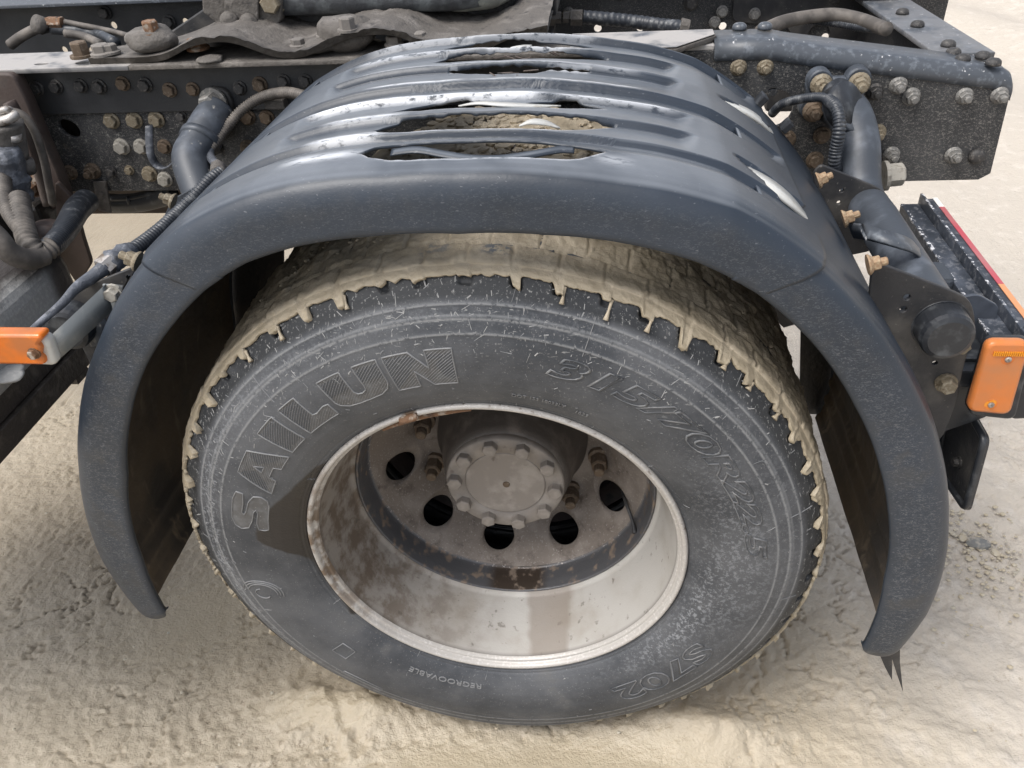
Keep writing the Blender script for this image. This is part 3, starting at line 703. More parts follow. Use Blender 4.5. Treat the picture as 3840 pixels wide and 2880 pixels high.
for ch, a0, a1 in spans:
    lp = LET[ch]; w_ = abs(a0-a1)*math.pi/180*.385; h_ = .056; r0, r1 = .357, .413
    es = [strip(loop_tube(lp, 0, w_, h_), a0, a1, r0, r1, .0011, .0016, True)]
    if ch == 'A': es.append(strip(loop_tube(AH, 0, w_, h_), a0, a1, r0, r1, .0009, .0014, True))
    # face of the letter: small grid kept inside the outline, and slanting hatch ridges
    pl = plate([(u*w_, v*h_) for u, v in lp], [[(u*w_, v*h_) for u, v in AH]] if ch == 'A' else [], .0010, .0002)
    co = np.empty(len(pl.vertices)*3, np.float32); pl.vertices.foreach_get('co', co); co = co.reshape(-1, 3)
    flatv = np.stack([co[:, 0], co[:, 2], -co[:, 1]*.5], -1).astype(np.float32); pl.vertices.foreach_set('co', flatv.ravel())
    wrap_me(pl, a0, a1, r0, r1, 0, w_, 0, h_, .0004)
    hat = []
    if ch in 'UNALI':
        ang = math.radians(38 if ch in 'UN' else 30); dx, dy = math.cos(ang), math.sin(ang)
        L2 = w_+h_; k = -L2
        while k < L2:
            seg_ = []
            for s_ in np.arange(-.02, L2, .002):
                x = s_*dx-k*dy; y = s_*dy+k*dx
                ok = 0 < x < w_ and 0 < y < h_ and inside(x/w_, y/h_, lp) and not (ch == 'A' and inside(x/w_, y/h_, AH))
                if ok: seg_.append((x/w_, y/h_))
                else:
                    if len(seg_) > 2: hat.append(strip(seg_, a0, a1, r0, r1, .0004, .0010, False))
                    seg_ = []
            if len(seg_) > 2: hat.append(strip(seg_, a0, a1, r0, r1, .0004, .0010, False))
            k += .0034
    part('raised_letter', join(*(es+hat)), 'letter_edge', wheel)
    part('letter_face', pl, 'letter', wheel)
def text_mesh(s, offset=.0, outline=True, bev=.02, shear=0.):
    cu = bpy.data.curves.new('t', 'FONT'); cu.body = s; cu.size = 1; cu.resolution_u = 3; cu.shear = shear
    cu.fill_mode = 'NONE' if outline else 'BOTH'; cu.offset = offset; cu.bevel_depth = bev; cu.bevel_resolution = 0
    o = bpy.data.objects.new('t', cu); C.objects.link(o); dg = bpy.context.evaluated_depsgraph_get(); dg.update()
    me = bpy.data.meshes.new_from_object(o.evaluated_get(dg)); bpy.data.objects.remove(o); me.materials.clear()
    co = np.empty(len(me.vertices)*3, np.float32); me.vertices.foreach_get('co', co); co = co.reshape(-1, 3)
    return me, co[:, 0].min(), co[:, 0].max(), co[:, 1].min(), co[:, 1].max()
def lettering(s, a0, a1, r0, r1, m='letter_edge', outline=True, offset=0., bev=.02, lift=.0006, hs=.03, shear=0.):
    me, u0, u1, v0, v1 = text_mesh(s, offset, outline, bev, shear)
    part('raised_letter', wrap_me(me, a0, a1, r0, r1, u0, u1, v0, v1, lift, hs), m, wheel)
lettering('315/70R22.5', 76.0, 5.5, .384, .417, 'letter_faint', outline=True, offset=.035, bev=.022, hs=.06, shear=.25)
lettering('DOT 1S3 18022LY', 81.8, 69.2, .333, .3395, outline=False, bev=.012, hs=.06)
lettering('1623', 66.5, 63.5, .330, .337, outline=False, bev=.012, hs=.06)
lettering('REGROOVABLE', 262.5, 239.5, .336, .346, outline=False, bev=.012, hs=.06)
lettering('S702', 333, 301, .364, .408, 'letter_faint', outline=True, offset=.03, bev=.02, hs=.06)
# fix upside-down rows: the lower rows read with their heads towards the tread
box_lines = [strip([(0, 0), (1, 0), (1, 1), (0, 1)], 222.8, 218.2, .360, .388, .0011, .0014, True),
             strip([(0, 0), (1, 0), (1, 1), (0, 1)], 237, 226, .425, .437, .0009, .0012, True),
             strip([(0, 0), (1, 0), (1, 1), (0, 1)], 279, 259, .437, .448, .0009, .0012, True)]
for q_ in box_lines: part('raised_mark', q_, 'letter_edge', wheel)
arcs = []
for rr_, a_, b_ in [(.036, -10, 175), (.031, -5, 175), (.026, 0, 170), (.013, 100, 340)]:
    c0 = (math.cos(math.radians(193))*.408, math.sin(math.radians(193))*.408)
    P_ = []
    for q in range(30):
        t = math.radians(a_+(b_-a_)*q/29); x = c0[0]+math.cos(t)*rr_; z = c0[1]+math.sin(t)*rr_*.9
        P_.append(((math.degrees(math.atan2(z, x)) % 360)/360, (math.hypot(x, z)-.3)/.2))
    arcs.append(strip(P_, 0, 360, .3, .5, .0010, .0013, False))
part('raised_emblem', join(*arcs), 'letter_edge', wheel)
# radial mould lines and vent hairs
ml = [strip([(0, t) for t in np.linspace(0, 1, 12)], a, a, r0, r1, .0006, .0009, False) for a, r0, r1 in [(70.5, .425, .475), (131.5, .425, .468), (15, .455, .487), (-8, .45, .48), (205, .303, .318), (150, .303, .316), (94, .303, .314), (87, .303, .314), (80.5, .303, .314), (101, .303, .314), (108, .303, .314), (240, .303, .316), (60, .303, .314), (40, .303, .314)]]
for q_ in ml: part('mould_line', q_, 'letter_edge', wheel)
# dried splashes and scratches on the sidewall
sk = []
for i in range(340):
    q_ = random.random()
    if q_ < .62: t_, r_ = random.gauss(92, 42), random.uniform(.405, .495)
    elif q_ < .82: t_, r_ = random.gauss(165, 28), random.uniform(.43, .49)
    else: t_, r_ = random.uniform(0, 360), random.uniform(.32, .48)
    L_ = random.choice((.003, .004, .006, .006, .009, .015)); w_ = random.uniform(.00025, .0008)*(1.5 if L_ < .007 else 1)
    an = random.choice((random.gauss(-.6, .3), random.uniform(0, 6.3), random.gauss(1.5, .25)))
    dt = math.degrees(L_*math.cos(an)/r_); dr_ = L_*math.sin(an)
    if not (.312 < r_+dr_ < .500): continue
    if math.sin(math.radians(t_)) < -.2 and random.random() < .6: continue
    sk.append(strip([(0, 0), (.5, .5+random.uniform(-.1, .1)), (1, 1)], t_, t_+dt, r_, r_+dr_, w_, .0005, False))
part('dried_splash', join(*sk), 'splash', wheel, kind='stuff')

# rust-stained balance weight clamped on the lip
wp = [(math.cos(math.radians(a))*.297, -.009, .5+math.sin(math.radians(a))*.297) for a in (107.2, 108.6, 110, 111.4, 112.6)]
part('balance_weight', tube(wp, [.006, .0075, .0078, .0075, .006], 10, 4, flat=.8), 'rust', wheel)
wp2 = [(math.cos(math.radians(a))*.2855, .006, .5+math.sin(math.radians(a))*.2855) for a in np.linspace(93, 121, 9)]
part('weight_strip', tube(wp2, [.003, .006, .0065, .006, .003], 8, 3, flat=.8), 'rust', wheel)

# hub
part('hub', revolve([(.001, .158), (.068, .158), (.070, .1575), (.0705, .1595), (.0715, .1595), (.0725, .156), (.101, .156), (.1040, .158), (.1045, .168), (.1035, .170), (.1075, .172), (.108, .178), (.112, .19), (.120, .215), (.128, .262), (.139, .272), (.140, .29)], 96, flip=True), 'hub', wheel)
part('hub_rear', revolve([(.1046, .1705), (.1085, .1725), (.112, .184), (.121, .215), (.1292, .262), (.1402, .271), (.1415, .29)], 96, flip=True), 'hub_dark', wheel)
part('hub_centre', lathe_y([(.0065, .0), (.006, -.002), (.003, -.003)], 12), 'bolt_brown', wheel).location = (.002, .158, .498)
for k in range(10):
    a = math.radians(103.1-36*k*1.0+k*0.0)
    bolt(B_HUB, (math.cos(a)*.0885, .156, .5+math.sin(a)*.0885), 'hub', wheel, 'hub_bolt')
for k in range(10):
    a = math.radians(-81+36*k+18)
    o = bolt(join(lathe_y([(.021, .002), (.021, -.008), (.017, -.010)], 18), hexhead(.0165, .026, -.008, .3), lathe_y([(.010, -.034), (.010, -.048), (.008, -.050)], 12)) if k == 0 else wn, (math.cos(a)*.1675, .284, .5+math.sin(a)*.1675), 'bolt_brown', wheel, 'wheel_nut') if False else None
WN = join(lathe_y([(.021, .002), (.021, -.008), (.017, -.010)], 18), hexhead(.0165, .026, -.008, .3), lathe_y([(.010, -.034), (.010, -.048), (.008, -.050)], 12)); WN.materials.append(M['bolt_brown'])
for k in range(10):
    a = math.radians(-13.7+36*k)
    bolt(WN, (math.cos(a)*.1675, .284, .5+math.sin(a)*.1675), 'bolt_brown', wheel, 'wheel_nut')
vp = [(0.2077, 0.2500, 0.4022), (0.2126, 0.2000, 0.4215), (0.2243, 0.1700, 0.4052), (0.2292, 0.1500, 0.3943)]
part('valve_stem', tube(vp, [.0035, .0035, .0032, .005], 10, 5), 'dark', wheel)
# inner twin tyre, brake drum and axle
inner = part('inner_wheel', make_tyre(.345, False), 'dark_wet')
part('rim_barrel', revolve([(.30, .350), (.285, .36), (.26, .42), (.26, .60), (.29, .64)], 96, flip=True), 'brown', inner)
part('brake_drum', revolve([(.02, .292), (.14, .294), (.205, .315), (.21, .34), (.21, .52), (.12, .54), (.02, .54)], 72, flip=True), 'dark_wet', inner)
part('wheel_disc', revolve([(.14, .291), (.20, .305), (.25, .345), (.262, .40)], 96, flip=True), 'dark_wet', inner)
im = revolve(densify([(.494, .352), (.508, .362), (.512, .40), (.513, .48), (.512, .58), (.508, .615), (.49, .628)], .008), 540)
co = np.empty(len(im.vertices)*3, np.float32); im.vertices.foreach_get('co', co); co = co.reshape(-1, 3)
d = (fbm(co, 24, 5, 60, .6)-.5)*.016; v = co-np.array([0, 0, .5]); l = np.hypot(v[:, 0], v[:, 2])
co[:, 0] += v[:, 0]/l*d; co[:, 2] += v[:, 2]/l*d; co[:, 2] = np.maximum(co[:, 2], .002)
im.vertices.foreach_set('co', co.astype(np.float32).ravel()); im.update()
add_attr(im, back=lambda c: 1+0*c[:, 0]); part('tread_mud', im, 'mud', inner)
axle = part('axle', tube([(0, .5, .5), (0, 1.6, .5)], .075, 20, 2), 'dark_wet')
part('air_spring', lathe_y([(.10, -.02), (.12, .0), (.12, .10), (.10, .12)], 24), 'dark', axle).location = (-.28, .86, .62)

# ------------------------------------------------------------------ mudguard
TH_R = [-18, -14, -7, 0, 10, 21, 31, 44, 54, 62.6, 69.4, 74, 79.5, 90, 97, 104, 107.5, 112, 119, 124, 130, 142, 156, 165, 173, 183, 194, 197]
R_O = [.688, .689, .691, .686, .677, .671, .669, .671, .675, .677, .667, .659, .653, .6475, .650, .660, .6655, .671, .677, .676, .673, .666, .666, .670, .678, .689, .690, .688]
R_S = [.668, .668, .664, .656, .655, .660, .665, .670, .675, .677, .667, .659, .653, .6475, .650, .660, .6655, .671, .677, .675, .671, .662, .656, .655, .655, .661, .668, .669]
TH_I = [-16, -14, 0, 15, 23, 34, 46, 55, 63, 71, 80, 90, 100.5, 109.6, 116.6, 123.7, 131.2, 140, 150, 163, 182, 195, 197]
R_I = [.612, .610, .590, .584, .584, .588, .598, .603, .600, .590, .578, .571, .578, .590, .597, .597, .592, .588, .581, .577, .594, .618, .620]
SLOTS = [(61.0, .402, 47.5, .480, .019, .012), (61.3, .152, 48.8, .137, .026, .026)]
WALLS = [(.094, .0095, 37), (.165, .0098, 24.3), (.240, .0090, 24.3), (.301, .0120, 34.5), (.393, .0125, 24), (.477, .0120, 24), (.561, .0120, 34)]
def guard_disp(thd, y):
    """clapboard-like steps: each tread falls gently backwards to the foot of the next steep wall"""
    out = 0*y+0*thd; dth = np.abs(thd-89.3)
    prev = .050
    for wy, dep, ext in WALLS:
        e_ = ext+(y-wy)*12                                    # slanting groove ends
        fade = np.clip((e_-dth)/1.8, 0, 1); fade = fade*fade*(3-2*fade)
        t = np.clip((y-prev-.006)/(wy-.006-prev), 0, 1)
        saw = np.where(y < wy-.0015, t, np.clip(1-(y-wy+.0015)/.0045, 0, 1))*((y > prev) & (y < wy+.008))
        out = out-dep*saw*fade; prev = wy
    return out
_yy = np.linspace(-.03, .60, 2000)
def untilt(th, a):
    """position on the stepped top for a point sighted on the plain shell"""
    d = -guard_disp(np.full_like(_yy, th), _yy); te = (.835-.0)/(1)*0+.335/(.875+_yy)
    ap = _yy-d/te; return float(_yy[np.argmin(np.abs(ap-a)+1e-3*_yy)])
H_RAW = [
 [(75.2, .050, .0505), (76.4, .035, .055), (77.6, .022, .060), (79, .016, .063), (82, .013, .0718), (85, .011, .0727), (89, .010, .0743), (92, .010, .072), (95, .010, .0695), (97.5, .014, .0636), (99.6, .024, .052), (100.7, .038, .0385)],
 [(74.2, .133, .1335), (77.4, .114, .150), (80, .105, .1542), (83, .102, .153), (86, .1006, .152), (90, .1012, .154), (93, .102, .1525), (96.5, .1025, .1486), (99, .103, .137), (100.6, .108, .121), (101, .113, .1135)],
 [(74.8, .200, .2005), (78.7, .190, .2179), (80.9, .184, .2157), (84, .183, .200), (86, .181, .188), (87.6, .182, .189), (90, .183, .205), (92, .183, .218), (96, .1825, .2075), (98.5, .1825, .195), (100, .1825, .183)],
 [(77.6, .357, .3575), (80, .353, .363), (83, .350, .3665), (84.5, .331, .369), (87.6, .331, .3712), (90.5, .332, .370), (93.9, .337, .3662), (95.5, .347, .358), (96.4, .3535, .354)],
 [(75.2, .427, .4275), (79, .419, .4405), (81.2, .414, .4477), (84, .411, .447), (88, .406, .4458), (92, .407, .4458), (95.8, .409, .4457), (98, .411, .429), (99.3, .413, .4135)],
 [(77, .4935, .494), (79.5, .484, .5035), (82.2, .479, .5066), (86, .4785, .517), (89, .4785, .5211), (92, .481, .520), (95, .487, .5159), (97.4, .4885, .503), (98.9, .489, .4895)]]
HOLES = [(i, [(a, untilt(a, b), max(untilt(a, c), untilt(a, b)+.0005)) if i else (a, b, c) for a, b, c in tab]) for i, tab in enumerate(H_RAW)]
def guard(th0, th1, seamL=0., seamR=0., shrink=0., holes=True, step=.33, slots=True, curl=0):
    n = int((th1-th0)/step)+1; thd = np.linspace(th0, th1, n)
    Ro = np.interp(thd, TH_R, R_O)-shrink; Ri = np.interp(thd, TH_I, R_I)-shrink*.3
    # cross-section: skirt edge -> corner -> top, row positions vary with theta so that hole rims are exact
    corner = [(-.026, 0.), (-.0305, .004), (-.032, .016)]        # from Ri outward (y, r-Ri)
    rows_y = []; rows_r = []
    def addc(y, r): rows_y.append(y+0*thd); rows_r.append(r)
    addc(-.0205, Ri+.001); addc(-.0275, Ri-.0012); addc(-.0318, Ri+.0012); addc(-.0335, Ri+.006)
    face_top = Ro-.045
    for t in (.2, .45, .7, 1.): addc(-.0335+.0015*t, Ri+.006+(face_top-Ri-.006)*t)
    for a in np.linspace(0, 90, 11)[1:-1]:
        ca, sa = math.cos(math.radians(a)), math.sin(math.radians(a))
        addc(-.032+.024*(1-ca), face_top+.039*sa)
    # rows beyond y=-.008
    knots = [-.008+0*thd]; flags = []
    if holes:
        for gy, tab in HOLES:
            T = [a for a, b, c in tab]; lo = np.interp(thd, T, [b for a, b, c in tab]); hi = np.interp(thd, T, [c for a, b, c in tab])
            ins = (thd > T[0]) & (thd < T[-1])
            jj = (fbm(np.stack([thd*1.3, thd*0+gy*70, 0*thd], -1), 1, 3, 71)-.5)*.0035
            lo = np.where(ins, lo+jj*.6, lo); hi = np.where(ins, hi-jj*.8, hi)
            lo = np.maximum(lo, knots[-1]+.0008); hi = np.maximum(hi, lo+.0004)
            knots += [lo, hi]; flags.append((len(knots)-2, ins))
    knots.append(.575+0*thd)
    cut = []; ys = [knots[0]]; base = len(rows_y)
    for i in range(len(knots)-1):
        span = np.median(knots[i+1]-knots[i]); k = max(2, int(abs(span)/.0030)) if i % 2 == 0 else 3
        for j in range(1, k+1): ys.append(knots[i]+(knots[i+1]-knots[i])*j/k)
        if holes:
            for ki, ins in flags:
                if ki == i: cut.append((len(ys)-1-k, len(ys)-1, ins))
    Y2 = np.stack(ys, 1)
    edge = np.interp(Y2, [-.008, .0, .012, .03, .06, .5, .5665, .571, .575], [-.006, -.0035, -.0015, -.0006, 0, 0, 0, -.003, -.009])
    Rs = np.interp(thd, TH_R, R_S)-shrink; bl = np.clip((Y2-.005)/.05, 0, 1); bl = bl*bl*(3-2*bl)
    R2 = Ro[:, None]+(Rs-Ro)[:, None]*bl+edge+(guard_disp(thd[:, None], Y2) if slots else 0)
    if slots:
        for (t0, y0, t1, y1, wd, bow) in SLOTS:
            tt = (thd[:, None]-t0)/(t1-t0)+0*Y2; cen = y0+(y1-y0)*tt-bow*np.sin(np.clip(tt, 0, 1)*np.pi)
            wv = wd*np.sqrt(np.clip(np.sin(np.clip(tt, 0, 1)*np.pi), 0, 1)); q = (Y2-cen)/np.maximum(wv, 1e-4)
            ind = np.clip((1-np.abs(q))/.25, 0, 1)*((tt > 0) & (tt < 1)); R2 = R2-ind*.012
    Yf = np.concatenate([np.stack(rows_y, 1), Y2], 1); Rf = np.concatenate([np.stack(rows_r, 1), R2], 1)
    thg = np.radians(thd)[:, None]+0*Yf
    if curl:
        K = 7; f = np.linspace(0, 1, K+1)[1:]
        e = -1 if curl > 0 else 0; adv = curl*.030/.64*np.sin(f*math.pi/2)
        thE = math.radians(thd[e])+adv*1.0
        hw = .5*(Rf[e].max()-Rf[e].min()); mid0 = .5*(Rf[e].min()+Rf[e].max()); wf = (np.clip(1-(Yf[e]-.0)/.04, 0, 1)*(1-.75*np.clip(np.abs(Rf[e]-mid0)/hw, 0, 1)**3))[None]; add_t = math.radians(thd[e])+(thE[:, None]-math.radians(thd[e]))*wf; add_y = Yf[e][None]+.014*(1-np.cos(f*math.pi/2))[:, None]*wf
        mid = .5*(Rf[e].min()+Rf[e].max()); add_r = mid+(Rf[e]-mid)[None]*(1-.06*f[:, None]**3)
        if curl > 0: thg = np.concatenate([thg, add_t]); Yf = np.concatenate([Yf, add_y]); Rf = np.concatenate([Rf, add_r]); Ri = np.append(Ri, [Ri[-1]]*K); Ro = np.append(Ro, [Ro[-1]]*K); thd = np.append(thd, [thd[-1]]*K)
        else: thg = np.concatenate([add_t[::-1], thg]); Yf = np.concatenate([add_y[::-1], Yf]); Rf = np.concatenate([add_r[::-1], Rf]); Ri = np.append([Ri[0]]*K, Ri); Ro = np.append([Ro[0]]*K, Ro); thd = np.append([thd[0]]*K, thd)
        n += K
    # seams run slanting: shear the end columns
    if seamL or seamR:
        tt = (thd[:, None]-th0)/(th1-th0)+0*Yf; k_ = (Rf-Ri[:, None])/.085
        k_ = np.clip(k_, 0, 1.3)
        thg = thg+np.radians(seamR*k_*np.clip(1-tt*8, 0, 1)+seamL*k_*np.clip(1-(1-tt)*8, 0, 1))
    V = np.stack([np.cos(thg)*Rf, Yf, .5+np.sin(thg)*Rf], -1)
    nv = Yf.shape[1]; F = grid_faces(n, nv, False, True)
    keep = np.ones((n-1, nv-1), bool)
    for a, b, ins in cut:
        c_ = ins[:-1] | ins[1:]
        keep[c_, base+a:base+b] = False
    F = F[keep.ravel()]
    fleck = np.clip((-.018-Yf)/.010, 0, 1)*np.clip((Ro[:, None]-.012-Rf)/.02, 0, 1)*np.clip((Rf-Ri[:, None]-.004)/.004, 0, 1)
    fl2 = np.clip(np.abs(thd-90)/90, .25, 1)[:, None]; fleck = fleck*fl2
    worn = np.zeros_like(Yf)
    for wy, t0, t1, wd, am in [(.250, 82, 113, .009, 1.4), (.320, 93, 107, .007, 1.1), (.247, 66, 82, .005, .8), (.176, 98, 109, .007, 1.0), (.106, 99, 109, .009, 1.4), (.105, 80, 98, .004, .6), (.318, 70, 93, .004, .7), (.402, 70, 110, .004, .5), (.484, 78, 112, .004, .6), (.568, 76, 112, .006, .6), (.04, 100, 110, .010, .7), (.030, 72, 77, .012, .5)]:
        worn += am*np.exp(-((Yf-wy)/wd)**2)*np.clip((thd[:, None]-t0)/3, 0, 1)*np.clip((t1-thd[:, None])/3, 0, 1)
    for gy, tab in (HOLES if holes else []):
        T = [a for a, b, c in tab]; lo = np.interp(thd, T, [b for a, b, c in tab])[:, None]; ins = ((thd > T[0]) & (thd < T[-1]))[:, None]
        worn += .5*ins*np.exp(-((Yf-lo)/.0025)**2)
    return mesh_np(V.reshape(-1, 3), F, True, attrs=dict(fleck=fleck, worn=np.clip(worn, 0, 1)))
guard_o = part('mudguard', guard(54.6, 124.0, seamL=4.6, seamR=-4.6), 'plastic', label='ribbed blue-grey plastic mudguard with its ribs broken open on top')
def solid(o, t):
    md = o.modifiers.new('solid', 'SOLIDIFY'); md.thickness = t; md.offset = -1; md.use_rim = True
solid(guard_o, .0035)
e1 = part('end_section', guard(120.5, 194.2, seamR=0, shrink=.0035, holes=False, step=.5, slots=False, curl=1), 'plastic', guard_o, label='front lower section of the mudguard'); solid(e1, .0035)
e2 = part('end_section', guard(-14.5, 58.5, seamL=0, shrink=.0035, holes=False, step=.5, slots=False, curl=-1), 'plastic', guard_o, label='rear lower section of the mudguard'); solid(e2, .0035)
# mud lining under the two ends, and the ribs along their lower edges
for t0, t1 in ((126, 194.6), (-14.8, 53)):
    n = 90; thd = np.linspace(t0, t1, n); yy = np.linspace(.004, .568, 60)
    T, Y = np.meshgrid(np.radians(thd), yy, indexing='ij'); R = np.interp(np.degrees(T), TH_R, R_S)-.0115
    Pq = np.stack([np.cos(T)*R, Y, np.sin(T)*R], -1); R = R-.004*fbm(Pq, 18, 4, 80)
    de = np.abs(np.degrees(T)-(t1 if t0 > 0 else t0)); R = R+.003-.006*(((de < 5.5) & (de > 4)) | ((de < 9.5) & (de > 8)) | (de < 1.2))
    part('mud_lining', mesh_np(np.stack([np.cos(T)*R, Y, .5+np.sin(T)*R], -1).reshape(-1, 3), grid_faces(n, 60), True), 'plastic_in', guard_o)
ea, eb_ = (-0.4912, 0.5800, 0.7391), (-0.5165, 0.5800, 0.6291)
part('inner_panel', plate([(-.645, .50), (-.648, .58), (-.63, .67), (-.585, .78), (-.54, .86), (-.49, .93), (-.43, .99), (ea[0]+.015, .85), (ea[0], ea[2]), (eb_[0], eb_[2]), (eb_[0]-.03, .50)], [], .006, .001, 'xz', .582), 'dark_wet')
part('inner_panel', plate([(.60, .335), (.572, .54), (.55, .70), (.53, .86), (.58, .80), (.63, .68), (.648, .50), (.645, .335)], [], .006, .001, 'xz', .582), 'dark_wet')
part('spring_hanger', plate([(.30, .62), (.523, .50), (.5835, .44), (.61, .45), (.61, .70), (.50, .80), (.30, .80)], [], .06, .004, 'xz', .80), 'dark_wet')
fl_ = plate([(F_[0], F_[2]) for F_ in ((0.6342, 0.0200, 0.2798), (0.6709, 0.0200, 0.2829), (0.6806, 0.0200, 0.2384), (0.7021, 0.0200, 0.1613), (0.6811, 0.0200, 0.2117), (0.6647, 0.0200, 0.2527), (0.6781, 0.0200, 0.1896), (0.6602, 0.0200, 0.2232))], [], .003, .0006, 'xz', .02)
part('torn_flap', fl_, 'dark', guard_o, label='small torn flap hanging below the rear end')
# torn rags of plastic and bits of twig in the broken slots
def ribbon(pts, w_, m, th=.002, wdir=Vector((0, 1, 0))):
    c = catmull(pts, 6); V = []; F = []; n = len(c)
    for i, p in enumerate(c):
        k = w_*math.sin(math.pi*(i+.35)/(n-.3)) if w_ > 0 else -w_
        V += [p-wdir*k, p+wdir*k, p+wdir*k-Vector((0, 0, th)), p-wdir*k-Vector((0, 0, th))]
    for i in range(n-1):
        for q in range(4): a = i*4+q; b = i*4+(q+1) % 4; F.append((a, b, b+4, a+4))
    F += [(3, 2, 1, 0), ((n-1)*4, (n-1)*4+1, (n-1)*4+2, (n-1)*4+3)]
    return mesh_pf(V, F, True)
def cylp(thd, y, R): a = math.radians(thd); return (math.cos(a)*R, y, .5+math.sin(a)*R)
part('torn_strip', ribbon([cylp(97.8, .050, .646), cylp(95, .052, .6445), cylp(92, .040, .641), cylp(89, .030, .639), cylp(86, .029, .640), cylp(83, .040, .643), cylp(80, .055, .648), cylp(78.4, .058, .650)], -.0065, 'plastic', wdir=Vector((0, .9, .25))), 'plastic', guard_o)
part('torn_strip', ribbon([cylp(80.2, .128, .648), cylp(81.8, .128, .652), cylp(83.4, .118, .655), cylp(84.6, .108, .652)], .009, 'plastic'), 'white', guard_o)
part('torn_strip', ribbon([cylp(92.6, .205, .645), cylp(90, .198, .650), cylp(87, .192, .650), cylp(83.5, .200, .648), cylp(80.5, .212, .648)], .007, 'plastic'), 'white', guard_o)
part('torn_strip', ribbon([cylp(89, .500, .643), cylp(87.5, .506, .643), cylp(86, .508, .645)], .008, 'plastic'), 'white', guard_o)
tw = []
for i in range(16):
    g_ = random.choice([(.350, 84, 90), (.43, 83, 88), (.50, 81, 87), (.50, 81, 85)]); t0_ = random.uniform(g_[1], g_[2]); y_ = g_[0]+random.uniform(-.012, .02)
    tw.append(tube([cylp(t0_, y_, .642+random.uniform(-.012, .004)), cylp(t0_+random.uniform(-3, 3), y_+random.uniform(-.02, .02), .644+random.uniform(-.01, .006))], random.uniform(.0006, .0012), 5, 1))
part('twig', join(*tw), 'brown', guard_o, kind='stuff')
for (t0, y0, t1, y1, wd, bow) in SLOTS:
    pts = []
    for k in np.linspace(.04, 1, 12):
        a = t0+(t1-t0)*k; r_ = float(np.interp(a, TH_R, R_O)); pts.append(cylp(a, y0+(y1-y0)*k-bow*math.sin(k*math.pi), r_-.008+.010*math.sin(k*math.pi)))
    part('scoop_highlight', ribbon(pts, wd*.9, 'white', .006), 'white', guard_o)  # pale ribbon painted as the glossy highlight of the recess
# clips on the rear edge of the guard
for a in (46, 51.5, 36, 29, 139.5):
    p = cylp(a, .545, float(np.interp(a, TH_R, R_S))+.008); b_ = box((-.008, -.014, -.006), (.012, .014, .006), .002); b_.transform(Matrix.Rotation(-math.radians(a), 4, 'Y')); b_.transform(Matrix.Translation(p))
    part('clip', b_, 'black', guard_o)

# ------------------------------------------------------------------ chassis rails
def uv(p): return (p[0], p[2])
H1 = (0.4726, 0.7000, 1.0000); H2 = (0.4794, 0.7000, 0.9682); H3 = (-0.8754, 0.7000, 1.0026); H4 = (-0.9435, 0.7000, 0.9591)
TR0 = (0.4872, 0.7000, 1.0743); TR1 = (0.8852, 0.7000, 1.0062); BR1 = (0.8953, 0.7000, 0.8238); RB = (0.7199, 0.7000, 0.8262)
out_ = [(-1.5, .822), (-1.5, 1.075), (.44, 1.075), (TR0[0], TR0[2]-.004), (TR1[0]-.01, TR1[2]-.004), (TR1[0]+.006, TR1[2]-.02), (BR1[0]+.004, BR1[2]+.012), (BR1[0]-.014, BR1[2]), (RB[0], .822)]
hl = [circle(H1[0], H1[2], .0085, 16), circle(H2[0], H2[2], .036, 28), circle(H3[0], H3[2], .0115, 16, .0095, -.5), circle(H4[0], H4[2], .024, 24, .019, -.6)]
web = plate(out_, hl, .010, .0012, 'xz', .705)
# finer grid attribute only (constant is fine for the rail)
add_attr(web, dusty=lambda c: 1+0*c[:, 0], lowdirt=lambda c: np.clip(1-(c[:, 0]+.1)*2, 0, 1))
rail = part('chassis_rail', web, 'frame', label='near black chassis rail dotted with bolts and splashed with mud')
def flange(path, y0=.7005, w_=.085, rad=.022, th=.009):
    """rolled top flange that follows a polyline (x,z)"""
    V = []; prof = [(0, -rad-.012), (0, -rad)]
    for a in np.linspace(0, 90, 7)[1:]: prof.append((rad*(1-math.cos(math.radians(a))), -rad+rad*math.sin(math.radians(a))))
    prof += [(w_*.5, 0), (w_, 0), (w_, -th), (rad*.6, -th), (th, -rad), (th, -rad-.012)]
    prof = [(a-.004, b) for a, b in prof]
    n = len(path); k = len(prof)
    for x, z in path:
        for a, b in prof: V.append((x, y0+a, z+b))
    F = [(i*k+j, i*k+(j+1) % k, (i+1)*k+(j+1) % k, (i+1)*k+j) for i in range(n-1) for j in range(k)]
    F += [tuple(range(k))[::-1], tuple(range((n-1)*k, n*k))]
    return mesh_pf(V, F, True)
pth = [(.36, 1.092), (.44, 1.092), (.470, 1.0905), (.49, 1.086)]+[(TR0[0]+(TR1[0]-TR0[0])*t, 1.086+(TR1[2]+.020-1.086)*t) for t in np.linspace(.05, .97, 12)]+[(TR1[0]+.002, TR1[2]+.014), (TR1[0]+.008, TR1[2]+.002)]
part('rolled_flange', flange(pth), 'frame_top', rail)
fl = box((-1.5, .702, 1.076), (.36, .79, 1.086), .002); add_attr(fl, pale=lambda c: 1+0*c[:, 0]); part('top_flange', fl, 'frame_top', rail)
